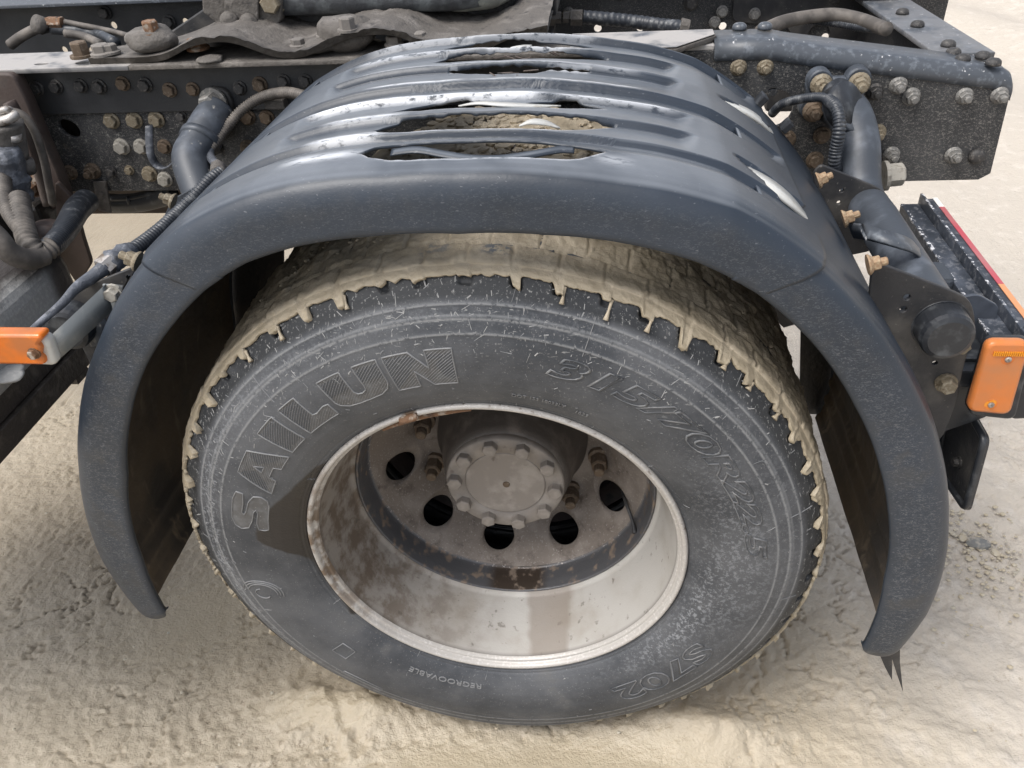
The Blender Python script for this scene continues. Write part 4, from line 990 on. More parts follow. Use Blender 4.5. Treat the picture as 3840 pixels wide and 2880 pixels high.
# angle bar bolted along the rail
ang = join(box((-1.5, .640, 1.088), (.30, .760, 1.0965), .0015), box((-1.5, .690, .985), (.30, .6985, 1.0875), .0015))
ang3 = plate([(-.735, .640), (.285, .640), (.362, .722), (.362, .76), (-.735, .76)], [], .009, .001, 'xy', 1.092); add_attr(ang3, pale=lambda c: .0*c[:, 0])
ang2 = plate([(-1.5, .640), (-.7355, .640), (-.7355, .76), (-1.5, .76)], [circle(-.93, .672, .016, 16, .010), circle(-.845, .672, .016, 16, .010), circle(-.775, .672, .016, 16, .010)], .009, .001, 'xy', 1.092)
add_attr(ang2, pale=lambda c: 1+0*c[:, 0])
angp = part('angle_bar', ang2, 'frame_top')
part('angle_bar_end', ang3, 'mudsteel', angp)
wt = plate([(.10, .642), (.286, .642), (.360, .722), (.360, .758), (.10, .758)], [], .0012, .0002, 'xy', 1.0990); add_attr(wt, pale=lambda c: 1+0*c[:, 0]); part('painted_sheen_patch', wt, 'frame_top', angp)  # thin pale plate, sheen put into its colour
leg = box((-1.5, .690, .992), (.30, .6985, 1.0870), .0015); add_attr(leg, dusty=lambda c: 0*c[:, 0], lowdirt=lambda c: 0*c[:, 0]); part('angle_leg', leg, 'frame', angp)
# far rail, cross-members
far_h = [circle(x, z, .011, 14) for x, z in [(-1.19, 1.01), (-.98, 1.012), (.46, .955), (.60, .953), (.36, .955), (.25, .958), (.14, .96), (-.1, .965), (.72, .92), (-1.36, .95), (-1.28, .945), (-1.1, .94)]]
fr = plate([(-2.2, .80), (-2.2, 1.075), (1.0, 1.075), (1.0, .80)], far_h, .010, .001, 'xz', 1.40)
add_attr(fr, dusty=lambda c: np.clip((c[:, 0]+.1)*2, 0, 1), lowdirt=lambda c: 0*c[:, 0]); frail = part('chassis_rail', fr, 'frame', label='far chassis rail with round holes')
ft = box((-2.2, 1.320, 1.076), (1.0, 1.41, 1.085), .002); add_attr(ft, pale=lambda c: 0*c[:, 0]); part('top_flange', ft, 'frame_top', frail)
part('bracket_plate', plate(round_poly([(.48, .97), (.48, 1.05), (.62, 1.05), (.80, 1.05), (.84, .82), (.70, .82), (.62, .955)], .02), [circle(.70, .93, .028, 20)], .008, .001, 'xz', 1.385), 'dark', frail)
# tail cross-member
XM = (0.7562, 1.2677, 1.0300); XM2 = (0.7820, 0.8298, 1.0300)
xm = plate([(.782, .792), (.748, 1.40), (.850, 1.40), (.884, .792)], [], .010, .0012, 'xy', 1.030); add_attr(xm, pale=lambda c: .25+0*c[:, 0])
xmo = part('tail_crossmember', xm, 'frame_top', label='riveted grey plate across the tail of the chassis')
part('front_web', plate([(.792, .80), (1.40, .80), (1.40, 1.024), (.792, 1.024)], [[(.83, .83), (.83, .93), (.90, .985), (.98, .985), (1.02, .93), (1.02, .83)], circle(1.18, .90, .05, 24)], .008, .001, 'yz', .80), 'dark', xmo)
for q in [(0.8051, 0.9975, 1.0360), (0.8168, 0.8406, 1.0360), (0.8081, 0.7841, 1.0360), (0.8102, 0.7402, 1.0360), (0.8500, 0.7543, 1.0360), (0.8521, 0.7097, 1.0360), (0.8057, 1.1097, 1.0360)]:
    o = bolt(B_DOME, q, 'bolt_dark', xmo, 'rivet', s=.85, axis=(0, 0, 1))
part('step_angle', box((.70, 1.24, 1.045), (.83, 1.34, 1.075), .003), 'frame_top', xmo)
for q in [(0.4115, 0.7776, 1.0940), (0.4574, 0.7748, 1.0940)]: bolt(B_DOME, q, 'frame_top', rail, 'rivet', s=.85, axis=(0, 0, 1))

# bolts on the near rail
Y7 = .699
for m_, sh, s_, L_ in [
    ('bolt_yellow', B_HEAD, 1.0, [(-0.8428, 0.6990, 0.9748), (-0.7934, 0.6990, 0.9747), (-0.7449, 0.6990, 0.9755), (-0.7989, 0.6990, 0.8598)]),
    ('bolt_white', B_HEAD, 1.0, [(-0.8402, 0.6990, 0.9202), (-0.7973, 0.6990, 0.9194), (-0.7687, 0.6990, 0.8470)]),
    ('bolt_brown', B_HEAD, .95, [(-0.7465, 0.6990, 0.9185), (-0.6486, 0.6990, 0.9754), (-0.5513, 0.6990, 0.9761), (-0.5110, 0.6990, 0.9743), (-0.5665, 0.6990, 0.9133), (-0.5057, 0.6900, 1.0414)]),
    ('bolt_brown', B_NUT, 1.0, [(-0.9786, 0.6990, 0.8655), (-0.9256, 0.6990, 0.8679)]),
    ('bolt_yellow', B_SMALL, 1.0, [(-0.8420, 0.6990, 0.8687)]),
    ('bolt_dark', B_SMALL, 1.1, [(-0.8839, 0.6990, 0.8662), (-0.6904, 0.6990, 0.9810), (-0.6952, 0.6990, 0.9235), (-0.6323, 0.6990, 0.9145)]),
    ('bolt_brown', B_HEAD, .85, [(-0.6931, 0.6890, 1.0357), (-0.6447, 0.6890, 1.0363), (-0.7862, 0.6890, 1.0506)]),
    ('bolt_dark', B_HEAD, .85, [(-0.9292, 0.6890, 1.0480), (-0.8764, 0.6890, 1.0484), (-0.8380, 0.6890, 1.0457), (-0.7408, 0.6890, 1.0468), (-0.5483, 0.6890, 1.0357), (-0.9719, 0.6890, 1.0463), (-0.4563, 0.6890, 1.0466), (-0.4128, 0.6890, 1.0454)]),
    ('bolt_yellow', B_NUT, .88, [(0.4055, 0.6990, 1.0462), (0.4534, 0.6990, 1.0449)]),
    ('bolt_grey', B_NUT, .92, [(0.6935, 0.6990, 1.0065), (0.7207, 0.6990, 0.9859), (0.8134, 0.6990, 0.9845), (0.8737, 0.6990, 0.9847), (0.7091, 0.6990, 0.8760), (0.8224, 0.6990, 0.8732)]),
    ('bolt_dark', B_NUT, .95, [(0.6545, 0.6990, 0.9959)]),
    ('bolt_yellow', B_NUT, .95, [(0.6748, 0.6990, 0.9198)]),
    ('bolt_dark', B_DOME, 1.0, [(0.8647, 0.6990, 0.8707)]),
    ('bolt_brown', B_HEAD, 1.0, [(0.5742, 0.6990, 0.9164), (0.5691, 0.6990, 0.8682), (0.5110, 0.6990, 0.9104)]),
    ]:
    for q in L_: bolt(sh, q, m_, rail, s=s_*random.uniform(.86, .96))
for i, x in enumerate(np.linspace(-1.9, .9, 17)): bolt(B_HEAD, (float(x), 1.393, 1.045-.03*(i % 2)), 'bolt_dark', frail)
for q in [(-0.0036, 1.3800, 1.0003), (0.0647, 1.3800, 1.0036), (0.4530, 1.3800, 0.9939), (0.4369, 1.3800, 0.9692), (0.5338, 1.3800, 0.9858)]: bolt(B_HEAD, q, 'bolt_grey', frail, s=.8)

# ------------------------------------------------------------------ right guard arm
def attr_const(me, **k):
    for a, v in k.items(): add_attr(me, **{a: (lambda c, v=v: v+0*c[:, 0])})
    return me
castR = plate(round_poly([uv((0.5285, 0.6800, 1.0179)), uv((0.5446, 0.6800, 1.0387)), uv((0.5646, 0.6800, 1.0252)), uv((0.5985, 0.6800, 1.0243)), uv((0.6169, 0.6800, 1.0368)), uv((0.6336, 0.6800, 1.0169)), uv((0.6208, 0.6800, 0.9824)), uv((0.6145, 0.6800, 0.9503)), uv((0.5691, 0.6800, 0.9495)), uv((0.5360, 0.6800, 0.9588)), uv((0.5374, 0.6800, 0.9819))], .010), [], .022, .004, 'xz', .686)
arm = part('mudguard_arm', attr_const(castR, dirty=.2), 'bluepipe', label='rear blue-grey tube arm holding the mudguard')
p0 = (0.5898, 0.6750, 0.9763); p1 = (0.5966, 0.6200, 0.9791); p2 = (0.6031, 0.5600, 0.9506)
part('arm_tube', attr_const(tube([p0, p1, p2, (.607, .50, .885), (.61, .40, .88), (.61, .25, .88), (.61, .075, .88)], [.036, .037, .035, .034, .033, .033, .033, .033], 28, 8), dirty=.1), 'bluepipe', arm)
part('arm_collar', tube([(0.5725, 0.6280, 1.0000), (0.5812, 0.6180, 1.0094)], .0385, 24, 1), 'black', arm)
part('arm_collar', tube([(0.5912, 0.5850, 0.9869), (0.5946, 0.5800, 0.9957)], .0385, 24, 1), 'bluepipe', arm)
part('cable_tie', tube([(0.5669, 0.6000, 0.9978), (0.5840, 0.5850, 1.0133)], .0395, 24, 1), 'black', arm)
cap_ = lathe_y([(.034, .03), (.034, -.004), (.032, -.010), (.026, -.013)], 28); cap_.transform(Matrix.Translation((.61, .062, .88)))
part('end_cap', cap_, 'black', arm)
capr = lathe_y([(.040, .012), (.040, .0), (.036, -.004)], 28); capr.transform(Matrix.Translation((.61, .088, .88))); part('cap_ring', capr, 'black', arm)
part('paint_mark', tube([(0.5844, 0.0750, 0.8941), (0.5856, 0.0700, 0.8902), (0.5886, 0.0700, 0.8874)], .003, 6, 2), 'teal', arm)
for q in [(0.5494, 0.6650, 1.0210), (0.6147, 0.6650, 1.0218)]: bolt(B_NUT, q, 'bolt_yellow', arm, s=1.05)
bolt(B_NUT, (0.5432, 0.6650, 0.9739), 'bolt_brown', arm, s=1.05)
for q, r_ in (((0.5485, 0.6750, 1.0238), .026), ((0.6148, 0.6750, 1.0253), .026), ((0.5389, 0.6750, 0.9766), .024)):
    me = lathe_y([(r_*.85, .02), (r_*.85, -.002), (r_*.75, -.006)], 24); me.transform(Matrix.Translation(q)); part('lug', attr_const(me, dirty=.3), 'bluepipe', arm)
bolt(B_LONG, (0.6783, 0.6200, 0.8661), 'bolt_white', arm, s=1.3, axis=(1, 0, .1))
# support plates
pB = [uv((0.5096, 0.4600, 0.9403)), uv((0.5185, 0.4600, 0.9537)), uv((0.6169, 0.4600, 0.9122)), uv((0.6388, 0.4600, 0.8956)), uv((0.6487, 0.4600, 0.8662)), (.64, .80), (.56, .78), (.52, .90)]
part('support_plate', plate(round_poly(pB, [.008, .012, .02, .03, .03, .02, 0, 0]), [circle(*uv((0.5596, 0.4600, 0.9088)), .0045, 12), circle(*uv((0.5589, 0.4600, 0.8873)), .0045, 12)], .007, .001, 'xz', .46), 'dark', arm)
pA = [uv((0.5069, 0.0850, 0.9670)), uv((0.5185, 0.0850, 0.9683)), uv((0.6081, 0.0850, 0.9314)), uv((0.6370, 0.0850, 0.9178)), uv((0.6536, 0.0850, 0.8813)), uv((0.6554, 0.0850, 0.8142)), uv((0.6612, 0.0850, 0.7587)), uv((0.6608, 0.0850, 0.6952)), (.625, .60), (.59, .70), (.52, .86)]
part('support_plate', plate(round_poly(pA, [.01, .012, .02, .03, .03, .02, .01, .01, 0, 0, 0]), [circle(*uv((0.5586, 0.0850, 0.9216)), .0055, 12), circle(*uv((0.5580, 0.0850, 0.9034)), .0055, 12), circle(*uv((0.6036, 0.0850, 0.8425)), .0045, 12), circle(*uv((0.6178, 0.0850, 0.8183)), .0045, 12)], .007, .001, 'xz', .088), 'dark', arm)
for q in [(0.6397, 0.0830, 0.8540), (0.6393, 0.0830, 0.7872)]: bolt(B_SMALL, q, 'bolt_yellow', arm, s=1.25)
# clamp studs along the guard edge
for a, b in [((0.5605, 0.4200, 0.9401), (0.6017, 0.4400, 0.9447)), ((0.5207, 0.3000, 0.9259), (0.5409, 0.3100, 0.9377)), ((0.5116, 0.1200, 0.9481), (0.5390, 0.1300, 0.9496))]:
    pass
for q, ax in [((0.5036, 0.4000, 0.9508), (.9, 0, .4)), ((0.5154, 0.2700, 0.9453), (.9, 0, .35)), ((0.4957, 0.0700, 0.9770), (.95, 0, .25))]:
    bolt(B_NUT, q, 'clamp', arm, 'clamp_bolt', s=.72, axis=ax)
part('clamp_strap', ribbon([(0.5289, 0.2700, 0.9289), (0.5371, 0.2200, 0.9494), (0.5665, 0.2000, 0.9484), (0.6007, 0.2150, 0.9300), (0.6282, 0.2350, 0.9011)], -.012, 'black', .004, Vector((-.2, .75, .45)).normalized()), 'frame_top', arm)

# rear lamp bar
bar = part('lamp_bar', None or join(box((.712, .115, .76), (.744, .60, .82), .002), box((.744, .115, .755), (.7485, .605, .838), .001), box((.7485, .105, .742), (.776, .612, .8245), .002)), 'bar', label='black lamp bar with red and white reflective edge')
add_attr(bar.data, chip=lambda c: .12+0*c[:, 0])
for b_ in (box((.7112, .118, .8165), (.7175, .598, .8208), .0008), box((.7442, .12, .8375), (.7482, .60, .8388), .0004)): part('worn_edge', attr_const(b_, chip=1.) if 'attr_const' in globals() else b_, 'bar', bar)
rt_ = [('tape_white', .572, .612), ('tape_red', .29, .5715), ('tape_orange', .105, .2895)]
for m_, a, b in rt_: part('reflective_tape', box((.7765, a, .748), (.7785, b, .8250), .0004), m_, bar)
for m_, a, b in rt_: part('reflective_tape', box((.7700, a, .8250), (.7790, b, .8262), .0003), m_, bar)
part('bar_bracket', plate(round_poly([(.66, .78), (.66, .85), (.70, .86), (.735, .84), (.735, .76)], .01), [], .006, .001, 'xz', .20), 'bar', bar)
part('bar_bracket', box((.655, .10, .765), (.715, .20, .795), .004), 'black', bar)
part('bar_bracket', box((.66, .30, .79), (.713, .36, .83), .008), 'bluepipe', bar)
part('bar_gusset', plate(round_poly([(.665, .66), (.665, .80), (.72, .80), (.735, .70)], .012), [], .006, .001, 'xz', .125), 'black', bar)
# marker lamps
lampY = .095
def rr(pts, r): return round_poly(pts, r, 6)
ml_o = [uv((0.6764, 0.0750, 0.8546)), uv((0.7279, 0.0750, 0.8552)), uv((0.7413, 0.0750, 0.7312)), uv((0.6824, 0.0750, 0.7381))]
ml_i = [uv((0.6709, 0.0600, 0.8616)), uv((0.7152, 0.0600, 0.8614)), uv((0.7242, 0.0600, 0.7503)), uv((0.6754, 0.0600, 0.7548))]
lamp = part('marker_lamp', plate(rr(ml_o, .010), [], .022, .003, 'xz', .087), 'black', label='amber side marker lamp on the end of the lamp bar')
part('lens', plate(rr(ml_i, .008), [], .016, .0045, 'xz', .072), 'orange_dull', lamp)
rbs = [box((x, -.001, -.0035), (x+.0016, .001, .0035), .0004) for x in np.arange(-.021, .021, .0026)]
rb = join(*rbs); c_ = (0.6984, 0.0630, 0.8490); rb.transform(Matrix.Translation(c_)); part('lens_rib', rb, 'orange_rib', lamp)
scr = join(lathe_y([(.0042, .002), (.0042, -.001), (.003, -.0022)], 14))
scr.materials.append(M['alu'])
for q in ((0.6981, 0.0630, 0.8401), (0.6979, 0.0630, 0.7643)):
    bolt(scr, q, 'alu', lamp, 'screw')
    me = lathe_y([(.0085, .003), (.0085, .0008)], 18); me.transform(Matrix.Translation(q)); part('screw_recess', me, 'orange', lamp)
rl_o = [uv((0.7387, 0.1000, 0.8204)), uv((0.7599, 0.1000, 0.8433)), uv((0.7861, 0.1000, 0.7164)), uv((0.7540, 0.1000, 0.7131))]
rlamp = part('tail_lamp', plate(rr(rl_o, .008), [], .05, .004, 'xz', .125), 'black', label='red tail lamp edge behind the amber marker')
part('lens', box((.792, .10, .70), (.812, .16, .80), .006, 3), 'red', rlamp)
# hanging plate
hp = plate(round_poly([(.065, .557), (.085, .685), (.222, .685), (.190, .535)], .012), [], .006, .001, 'yz', .724)
hang = part('lamp_backplate', hp, 'dark', label='black rimmed plate hanging below the lamp bar')
rim_pts = [(.72, a, b) for a, b in round_poly([(.068, .560), (.088, .683), (.220, .683), (.188, .538)], .012)]; rim_pts.append(rim_pts[0])
part('rim', tube(rim_pts, .0055, 8, 1, cap=False), 'black', hang)
bolt(B_SMALL, (.720, .13, .60), 'bolt_dark', hang, s=.8, axis=(-1, 0, 0))

# conduits on the right
ch = part('conduit', tube([(0.4752, 0.6900, 0.9629), (0.4852, 0.6600, 0.9894), (0.5098, 0.6300, 1.0074), (0.5337, 0.6000, 1.0193), (0.5449, 0.5800, 1.0205)], .0085, 12, 6, .004, .14), 'hose')
ch['label'] = 'ribbed black conduit looping over the rear arm'
part('conduit', tube([(0.5449, 0.5800, 1.0205), (0.5514, 0.5500, 1.0174), (0.5550, 0.5300, 1.0021), (0.5557, 0.5200, 0.9821), (0.5554, 0.5200, 0.9581), (0.5574, 0.5200, 0.9336), (0.5662, 0.5300, 0.9087)], .0115, 14, 6, .0055, .2), 'hose')

# hydraulic hose and fittings between the rails
hy = part('air_hose', tube([(0.1065, 1.2500, 1.0207), (0.1625, 1.2500, 1.0147), (0.2296, 1.2500, 1.0062), (0.2947, 1.2200, 1.0025), (0.3461, 1.1800, 1.0049)], .017, 12, 6, .014, .10), 'hose', label='ribbed air hose lying between the rails')
for i, (a, b, r_) in enumerate([((0.0119, 1.2500, 1.0228), (0.0390, 1.2500, 1.0219), .019), ((0.0390, 1.2500, 1.0219), (0.0525, 1.2500, 1.0214), .014), ((0.0582, 1.2500, 1.0213), (0.0728, 1.2500, 1.0208), .013), ((0.0762, 1.2500, 1.0207), (0.1043, 1.2500, 1.0197), .019), ((0.3332, 1.1800, 1.0073), (0.3527, 1.1800, 1.0026), .020)]):
    part('hose_fitting', tube([a, b], r_, 6 if i != 4 else 14, 1, smooth=False), 'mudsteel', hy)
part('fitting_bracket', box(((0.0322, 1.2500, 1.0221)[0]-.002, 1.20, .86), ((0.0322, 1.2500, 1.0221)[0]+.003, 1.32, 1.0), .001), 'dark', hy)
part('hose', tube([(0.4779, 0.9500, 1.0447), (0.5406, 1.0000, 1.0540), (0.6356, 1.0500, 1.0518), (0.6863, 1.0200, 1.0493), (0.7157, 0.9500, 1.0480), (0.7210, 0.9200, 1.0503)], .014, 12, 8), 'hose_mud', label='rubber hose arching between the rails')
part('conduit', tube([(0.5025, 0.9800, 1.0323), (0.5698, 1.0500, 1.0428), (0.6478, 1.0500, 1.0365), (0.6933, 1.0000, 1.0372), (0.7192, 0.9300, 1.0498)], .010, 12, 8, .006, .2), 'hose')
part('valve_box', box((.52, 1.0, .86), (.72, 1.2, .965), .01), 'dark', label='dark valve box between the rails')

# ------------------------------------------------------------------ coupling mount
wx = [-.82, -.775, -.70, -.655, -.615, -.56, -.52, -.475, -.44, -.40, -.36, -.30, -.26, -.21, -.17, -.10, -.05, .0, .06]
wz = [1.098, 1.098, 1.098, 1.103, 1.124, 1.133, 1.131, 1.112, 1.100, 1.098, 1.110, 1.132, 1.136, 1.132, 1.112, 1.099, 1.102, 1.122, 1.126]
nx, ny = 150, 34
xs = np.linspace(-.82, .06, nx); zc = np.interp(xs, wx, wz); zc = np.convolve(np.pad(zc, 4, mode='edge'), np.ones(9)/9, 'valid')
backy = np.interp(xs, [-.82, -.80, -.70, -.60, -.45, .06], [.735, .745, .80, .95, 1.25, 1.30])
fronty = np.interp(xs, [-.82, -.70, -.44, -.25, -.05, .06], [.655, .650, .645, .650, .655, .66])
T = np.linspace(0, 1, ny); YY = fronty[:, None]+(backy-fronty)[:, None]*T; XX = xs[:, None]+0*YY
ZZ = zc[:, None]+0*YY; pp = np.stack([XX, YY, ZZ], -1)
lump_ = (fbm(pp, 34, 5, 90, .6)-.5)*.020*np.clip((XX+.66)*8, 0, 1); top_ = ZZ+.010+lump_+np.interp(YY, [.64, .9, 1.3], [0, .008, .012])*np.clip((XX+.75)*4, 0, 1)
V = np.concatenate([np.stack([XX, YY, top_], -1).reshape(-1, 3), np.stack([XX[:, 0], YY[:, 0]+.002, ZZ[:, 0]-.001], -1), np.stack([XX[:, 0], YY[:, 0]+.18, ZZ[:, 0]-.001], -1)])
F = grid_faces(nx, ny).tolist(); b0 = nx*ny; b1 = b0+nx
for i in range(nx-1): F.append([i*ny, b0+i, b0+i+1, (i+1)*ny][::-1]); F.append([b0+i, b1+i, b1+i+1, b0+i+1][::-1])
mount = part('mounting_plate', mesh_np(V, np.array(F), True), 'mudsteel', label='wavy mud-caked coupling mounting plate on the rail')
for q, m_, sh, s_ in [((-0.8399, 0.6708, 1.1080), 'bolt_brown', B_LONG, 1.05), ((-0.7977, 0.6716, 1.1100), 'mudbolt', B_HEAD, 1.2), ((-0.7818, 0.6753, 1.1120), 'mudbolt', B_HEAD, 1.0), ((-0.6934, 0.6874, 1.1400), 'rust', B_LONG, .95), ((-0.3042, 0.6633, 1.1400), 'mudbolt', B_LONG, .9), ((-0.2264, 0.6824, 1.1080), 'mudbolt', B_HEAD, 1.0), ((-0.1804, 0.6870, 1.1120), 'mudbolt', B_HEAD, 1.0), ((-0.6142, 0.6938, 1.1100), 'rust', B_HEAD, 1.2), ((-0.3658, 0.6997, 1.1120), 'mudbolt', B_HEAD, .9), ((-0.4150, 0.6950, 1.1080), 'mudbolt', B_HEAD, .9)]:
    bolt(sh, q, m_ if m_ in M else 'bolt_grey', mount, s=s_, axis=(0, 0, 1))
def mud_heap(q, r, seed, h=1.): 
    me = rock(3, r, (1.2, 1, .7*h), seed); me.transform(Matrix.Translation(q)); me.polygons.foreach_set('use_smooth', [True]*len(me.polygons)); return me
for q_ in (mud_heap((-0.3189, 0.7084, 1.1250), .045, 5), mud_heap((-0.7004, 0.6951, 1.1300), .035, 6), mud_heap((-0.3682, 0.6914, 1.1100), .03, 7, .6), mud_heap((-0.5751, 0.6533, 1.1000), .02, 8, .5)): part('mud_heap', q_, 'mudsteel', mount)
# pedestal
ped = part('coupling_pedestal', plate([uv((-0.7910, 0.8500, 1.0803)), uv((-0.7659, 0.8500, 1.0935)), uv((-0.6526, 0.8500, 1.1485)), uv((-0.6158, 0.8500, 1.1906)), uv((-0.3769, 0.8500, 1.1819)), uv((-0.3674, 0.8500, 1.1037)), uv((-0.2726, 0.8500, 1.0557))], [], .02, .003, 'xz', .86), 'dark', label='dark sloping pedestal carrying the coupling')
part('pedestal_front', plate(round_poly([uv((-0.6190, 0.8000, 1.1917)), uv((-0.6274, 0.8000, 1.1565)), uv((-0.5981, 0.8000, 1.1296)), uv((-0.5888, 0.8000, 1.1170)), uv((-0.5491, 0.8000, 1.1123)), uv((-0.5121, 0.8000, 1.1129)), uv((-0.4777, 0.8000, 1.1361)), uv((-0.4624, 0.8000, 1.1861))], .004), [], .03, .003, 'xz', .80), 'mudsteel', ped)
part('pedestal_cheek', plate([uv((-0.5673, 0.7750, 1.1947)), uv((-0.5857, 0.7750, 1.1280)), uv((-0.5223, 0.7750, 1.1208)), uv((-0.5044, 0.7750, 1.1924))], [], .012, .002, 'xz', .778), 'mudsteel', ped)
for q in ((-0.5716, 0.7700, 1.1407), (-0.5329, 0.7700, 1.1360)): bolt(B_DOME, q, 'mudsteel', ped, s=1.2)
part('pedestal_back', box((-.62, .87, 1.10), (-.02, 1.3, 1.16), .01), 'dark_wet', ped)
# coupling disc
cd = plate(round_poly([uv_ for uv_ in [(-.60, .82), (-.12, .80), (-.045, .84), (-.02, .92), (-.02, 1.5), (-.60, 1.5)]], [.02, .10, .08, .08, 0, 0], 8), [], .055, .020, 'xy', 1.165)
coup = part('coupling_plate', cd, 'greasy' if 'greasy' in M else 'dark', label='thick greasy coupling plate with a pale worn nose')
nose = tube([(-.17, .835, 1.158), (-.12, .822, 1.160), (-.065, .838, 1.163), (-.030, .88, 1.166)], [.022, .028, .031, .026], 20, 6); part('plate_nose', nose, 'palemetal' if 'palemetal' in M else 'mudsteel', coup)
bolt(B_LONG, (-0.4863, 0.8000, 1.1686), 'bolt_yellow', coup, s=1.2)
part('coupling_foot', join(box((-.12, .95, 1.09), (.06, 1.1, 1.125), .004), box((.00, .96, 1.12), (.02, .98, 1.2)), box((.03, .96, 1.12), (.048, .98, 1.2))), 'dark', coup)
# lines at the far left between the rails
def P3(*a): return a
wl = part('air_line', tube([(-1.3719, 1.2000, 1.0132), (-1.3341, 1.2000, 1.0314), (-1.2884, 1.2000, 1.0479), (-1.2538, 1.2000, 1.0545), (-1.2119, 1.2000, 1.0642)], .013, 10, 6), 'hose_mud', label='grey air line with brass fitting between the rails')
part('line_fitting', tube([(-1.2666, 1.1800, 1.0672), (-1.2568, 1.2000, 1.0535), (-1.2530, 1.2000, 1.0445)], .022, 12, 2), 'mudsteel', wl)
part('line_fitting', tube([(-1.2456, 1.2000, 1.0620), (-1.2058, 1.2000, 1.0607)], .016, 6, 1, smooth=False), 'rust', wl)
part('air_line', tube([(-1.1995, 1.2000, 1.0638), (-1.1534, 1.2000, 1.0535), (-1.0957, 1.2000, 1.0407), (-1.0100, 1.1500, 1.0356), (-0.9611, 1.1000, 1.0354)], .007, 8, 6), 'hose_mud')
part('air_line', tube([(-1.2436, 1.2000, 1.0487), (-1.1830, 1.2000, 1.0423), (-1.1242, 1.2000, 1.0316), (-1.0216, 1.1000, 1.0330)], .013, 10, 6), 'hose')
part('air_line', tube([(-1.1774, 1.1500, 1.0473), (-1.1312, 1.1500, 1.0393), (-1.0588, 1.1000, 1.0299)], .010, 10, 6), 'hose_mud')
part('rail_liner', plate([(-1.4, .83), (-.2, .83), (-.2, 1.07), (-1.4, 1.07)], [], .006, .001, 'xz', .76), 'dark_wet', rail)
part('under_plate', box((-1.9, .80, .90), (-.2, 1.38, .91)), 'dark_wet', label='dark belly plate between the rails')

# ------------------------------------------------------------------ left guard arm
castL = plate(round_poly([uv((-0.6271, 0.6800, 1.0179)), uv((-0.6040, 0.6800, 1.0380)), uv((-0.5764, 0.6800, 1.0346)), uv((-0.5696, 0.6800, 1.0075)), uv((-0.5807, 0.6800, 0.9663)), uv((-0.6080, 0.6800, 0.9384)), uv((-0.6473, 0.6800, 0.9392)), uv((-0.6382, 0.6800, 0.9768))], .012), [], .02, .004, 'xz', .688)
armL = part('mudguard_arm', attr_const(castL, dirty=1.), 'dark', label='front blue-grey tube arm splashed with mud')
part('arm_tube', attr_const(tube([(-0.5921, 0.6600, 1.0009), (-0.5984, 0.6200, 0.9872), (-0.6085, 0.5800, 0.9655), (-0.6124, 0.5400, 0.9445), (-.575, .47, .885), (-.572, .40, .862), (-.575, .25, .855), (-.60, .075, .872)], [.034, .035, .035, .034, .033, .033, .033, .033], 28, 8), dirty=1.), 'bluepipe', armL)
part('arm_collar', tube([(-0.6053, 0.5950, 0.9727), (-0.6077, 0.5830, 0.9662)], .039, 24, 1), 'bluepipe', armL)
bolt(B_LONG, (-0.5993, 0.6700, 1.0168), 'bolt_grey', armL, s=1.3)
cL = cap_.copy(); cL.transform(Matrix.Translation((-1.22, 0, 0))); part('end_cap', cL, 'black', armL)
pL = [uv((-0.4900, 0.0850, 0.9660)), uv((-0.5195, 0.0850, 0.9556)), uv((-0.5938, 0.0850, 0.9283)), uv((-0.6204, 0.0850, 0.9110)), uv((-0.6278, 0.0850, 0.8709)), uv((-0.6215, 0.0850, 0.8206)), uv((-0.6226, 0.0850, 0.7678)), (-.62, .74), (-.58, .86)]
part('support_plate', plate(round_poly(pL, [0, .01, .02, .03, .03, .02, .01, 0, 0]), [circle(*uv((-0.5041, 0.0850, 0.9497)), .005, 10)], .007, .001, 'xz', .088), 'dark', armL)
pL2 = [uv((-0.5757, 0.4600, 0.9272)), uv((-0.6226, 0.4600, 0.9053)), uv((-0.6757, 0.4600, 0.8404)), (-.70, .78), (-.56, .78), (-.52, .92)]
part('support_plate', plate(round_poly(pL2, .012), [], .007, .001, 'xz', .46), 'bluepipe', armL)
attr_const(armL.children[-1].data, dirty=.5)
for q in ((-0.4724, 0.0700, 0.9834), (-0.6003, 0.4200, 0.9182)): bolt(B_NUT, q, 'bolt_yellow', armL, 'clamp_bolt', s=.8, axis=(-.8, 0, .4))
# left marker: metal strip and broken amber lens
sp_ = [uv((-0.5243, 0.0550, 0.9546)), uv((-0.5004, 0.0550, 0.9525)), uv((-0.5336, 0.0550, 0.9109)), uv((-0.5553, 0.0550, 0.8983))]
st = part('marker_strip', plate([uv((-0.5308, 0.0600, 0.9518)), uv((-0.5033, 0.0600, 0.9496)), uv((-0.5165, 0.0600, 0.9263)), uv((-0.5360, 0.0600, 0.9078))], [], .004, .0006, 'xz', .062), 'strip' if 'strip' in M else 'tank', label='bent dusty metal strip that carries the front amber marker')
a1, a2, b1, b2 = [Vector(q) for q in ((-0.5221, 0.0520, 0.9564), (-0.5279, 0.0520, 0.9127), (-0.5619, -0.0460, 0.9298), (-0.5657, -0.0460, 0.8925))]
n_ = 12; V = []
for i in range(n_+1):
    t = i/n_; bow = Vector((0, -.012*math.sin(t*math.pi), 0)); V += [a1.lerp(b1, t)+bow, a2.lerp(b2, t)+bow, a2.lerp(b2, t)+bow+Vector((.0, .004, 0)), a1.lerp(b1, t)+bow+Vector((0, .004, 0))]
F = [(i*4+q, i*4+(q+1) % 4, (i+1)*4+(q+1) % 4, (i+1)*4+q) for i in range(n_) for q in range(4)]
part('strip_arm', mesh_pf(V, F, True), 'strip' if 'strip' in M else 'tank', st)
bolt(B_SMALL, (-0.5161, 0.0580, 0.9418), 'bolt_white', st, s=1.1)
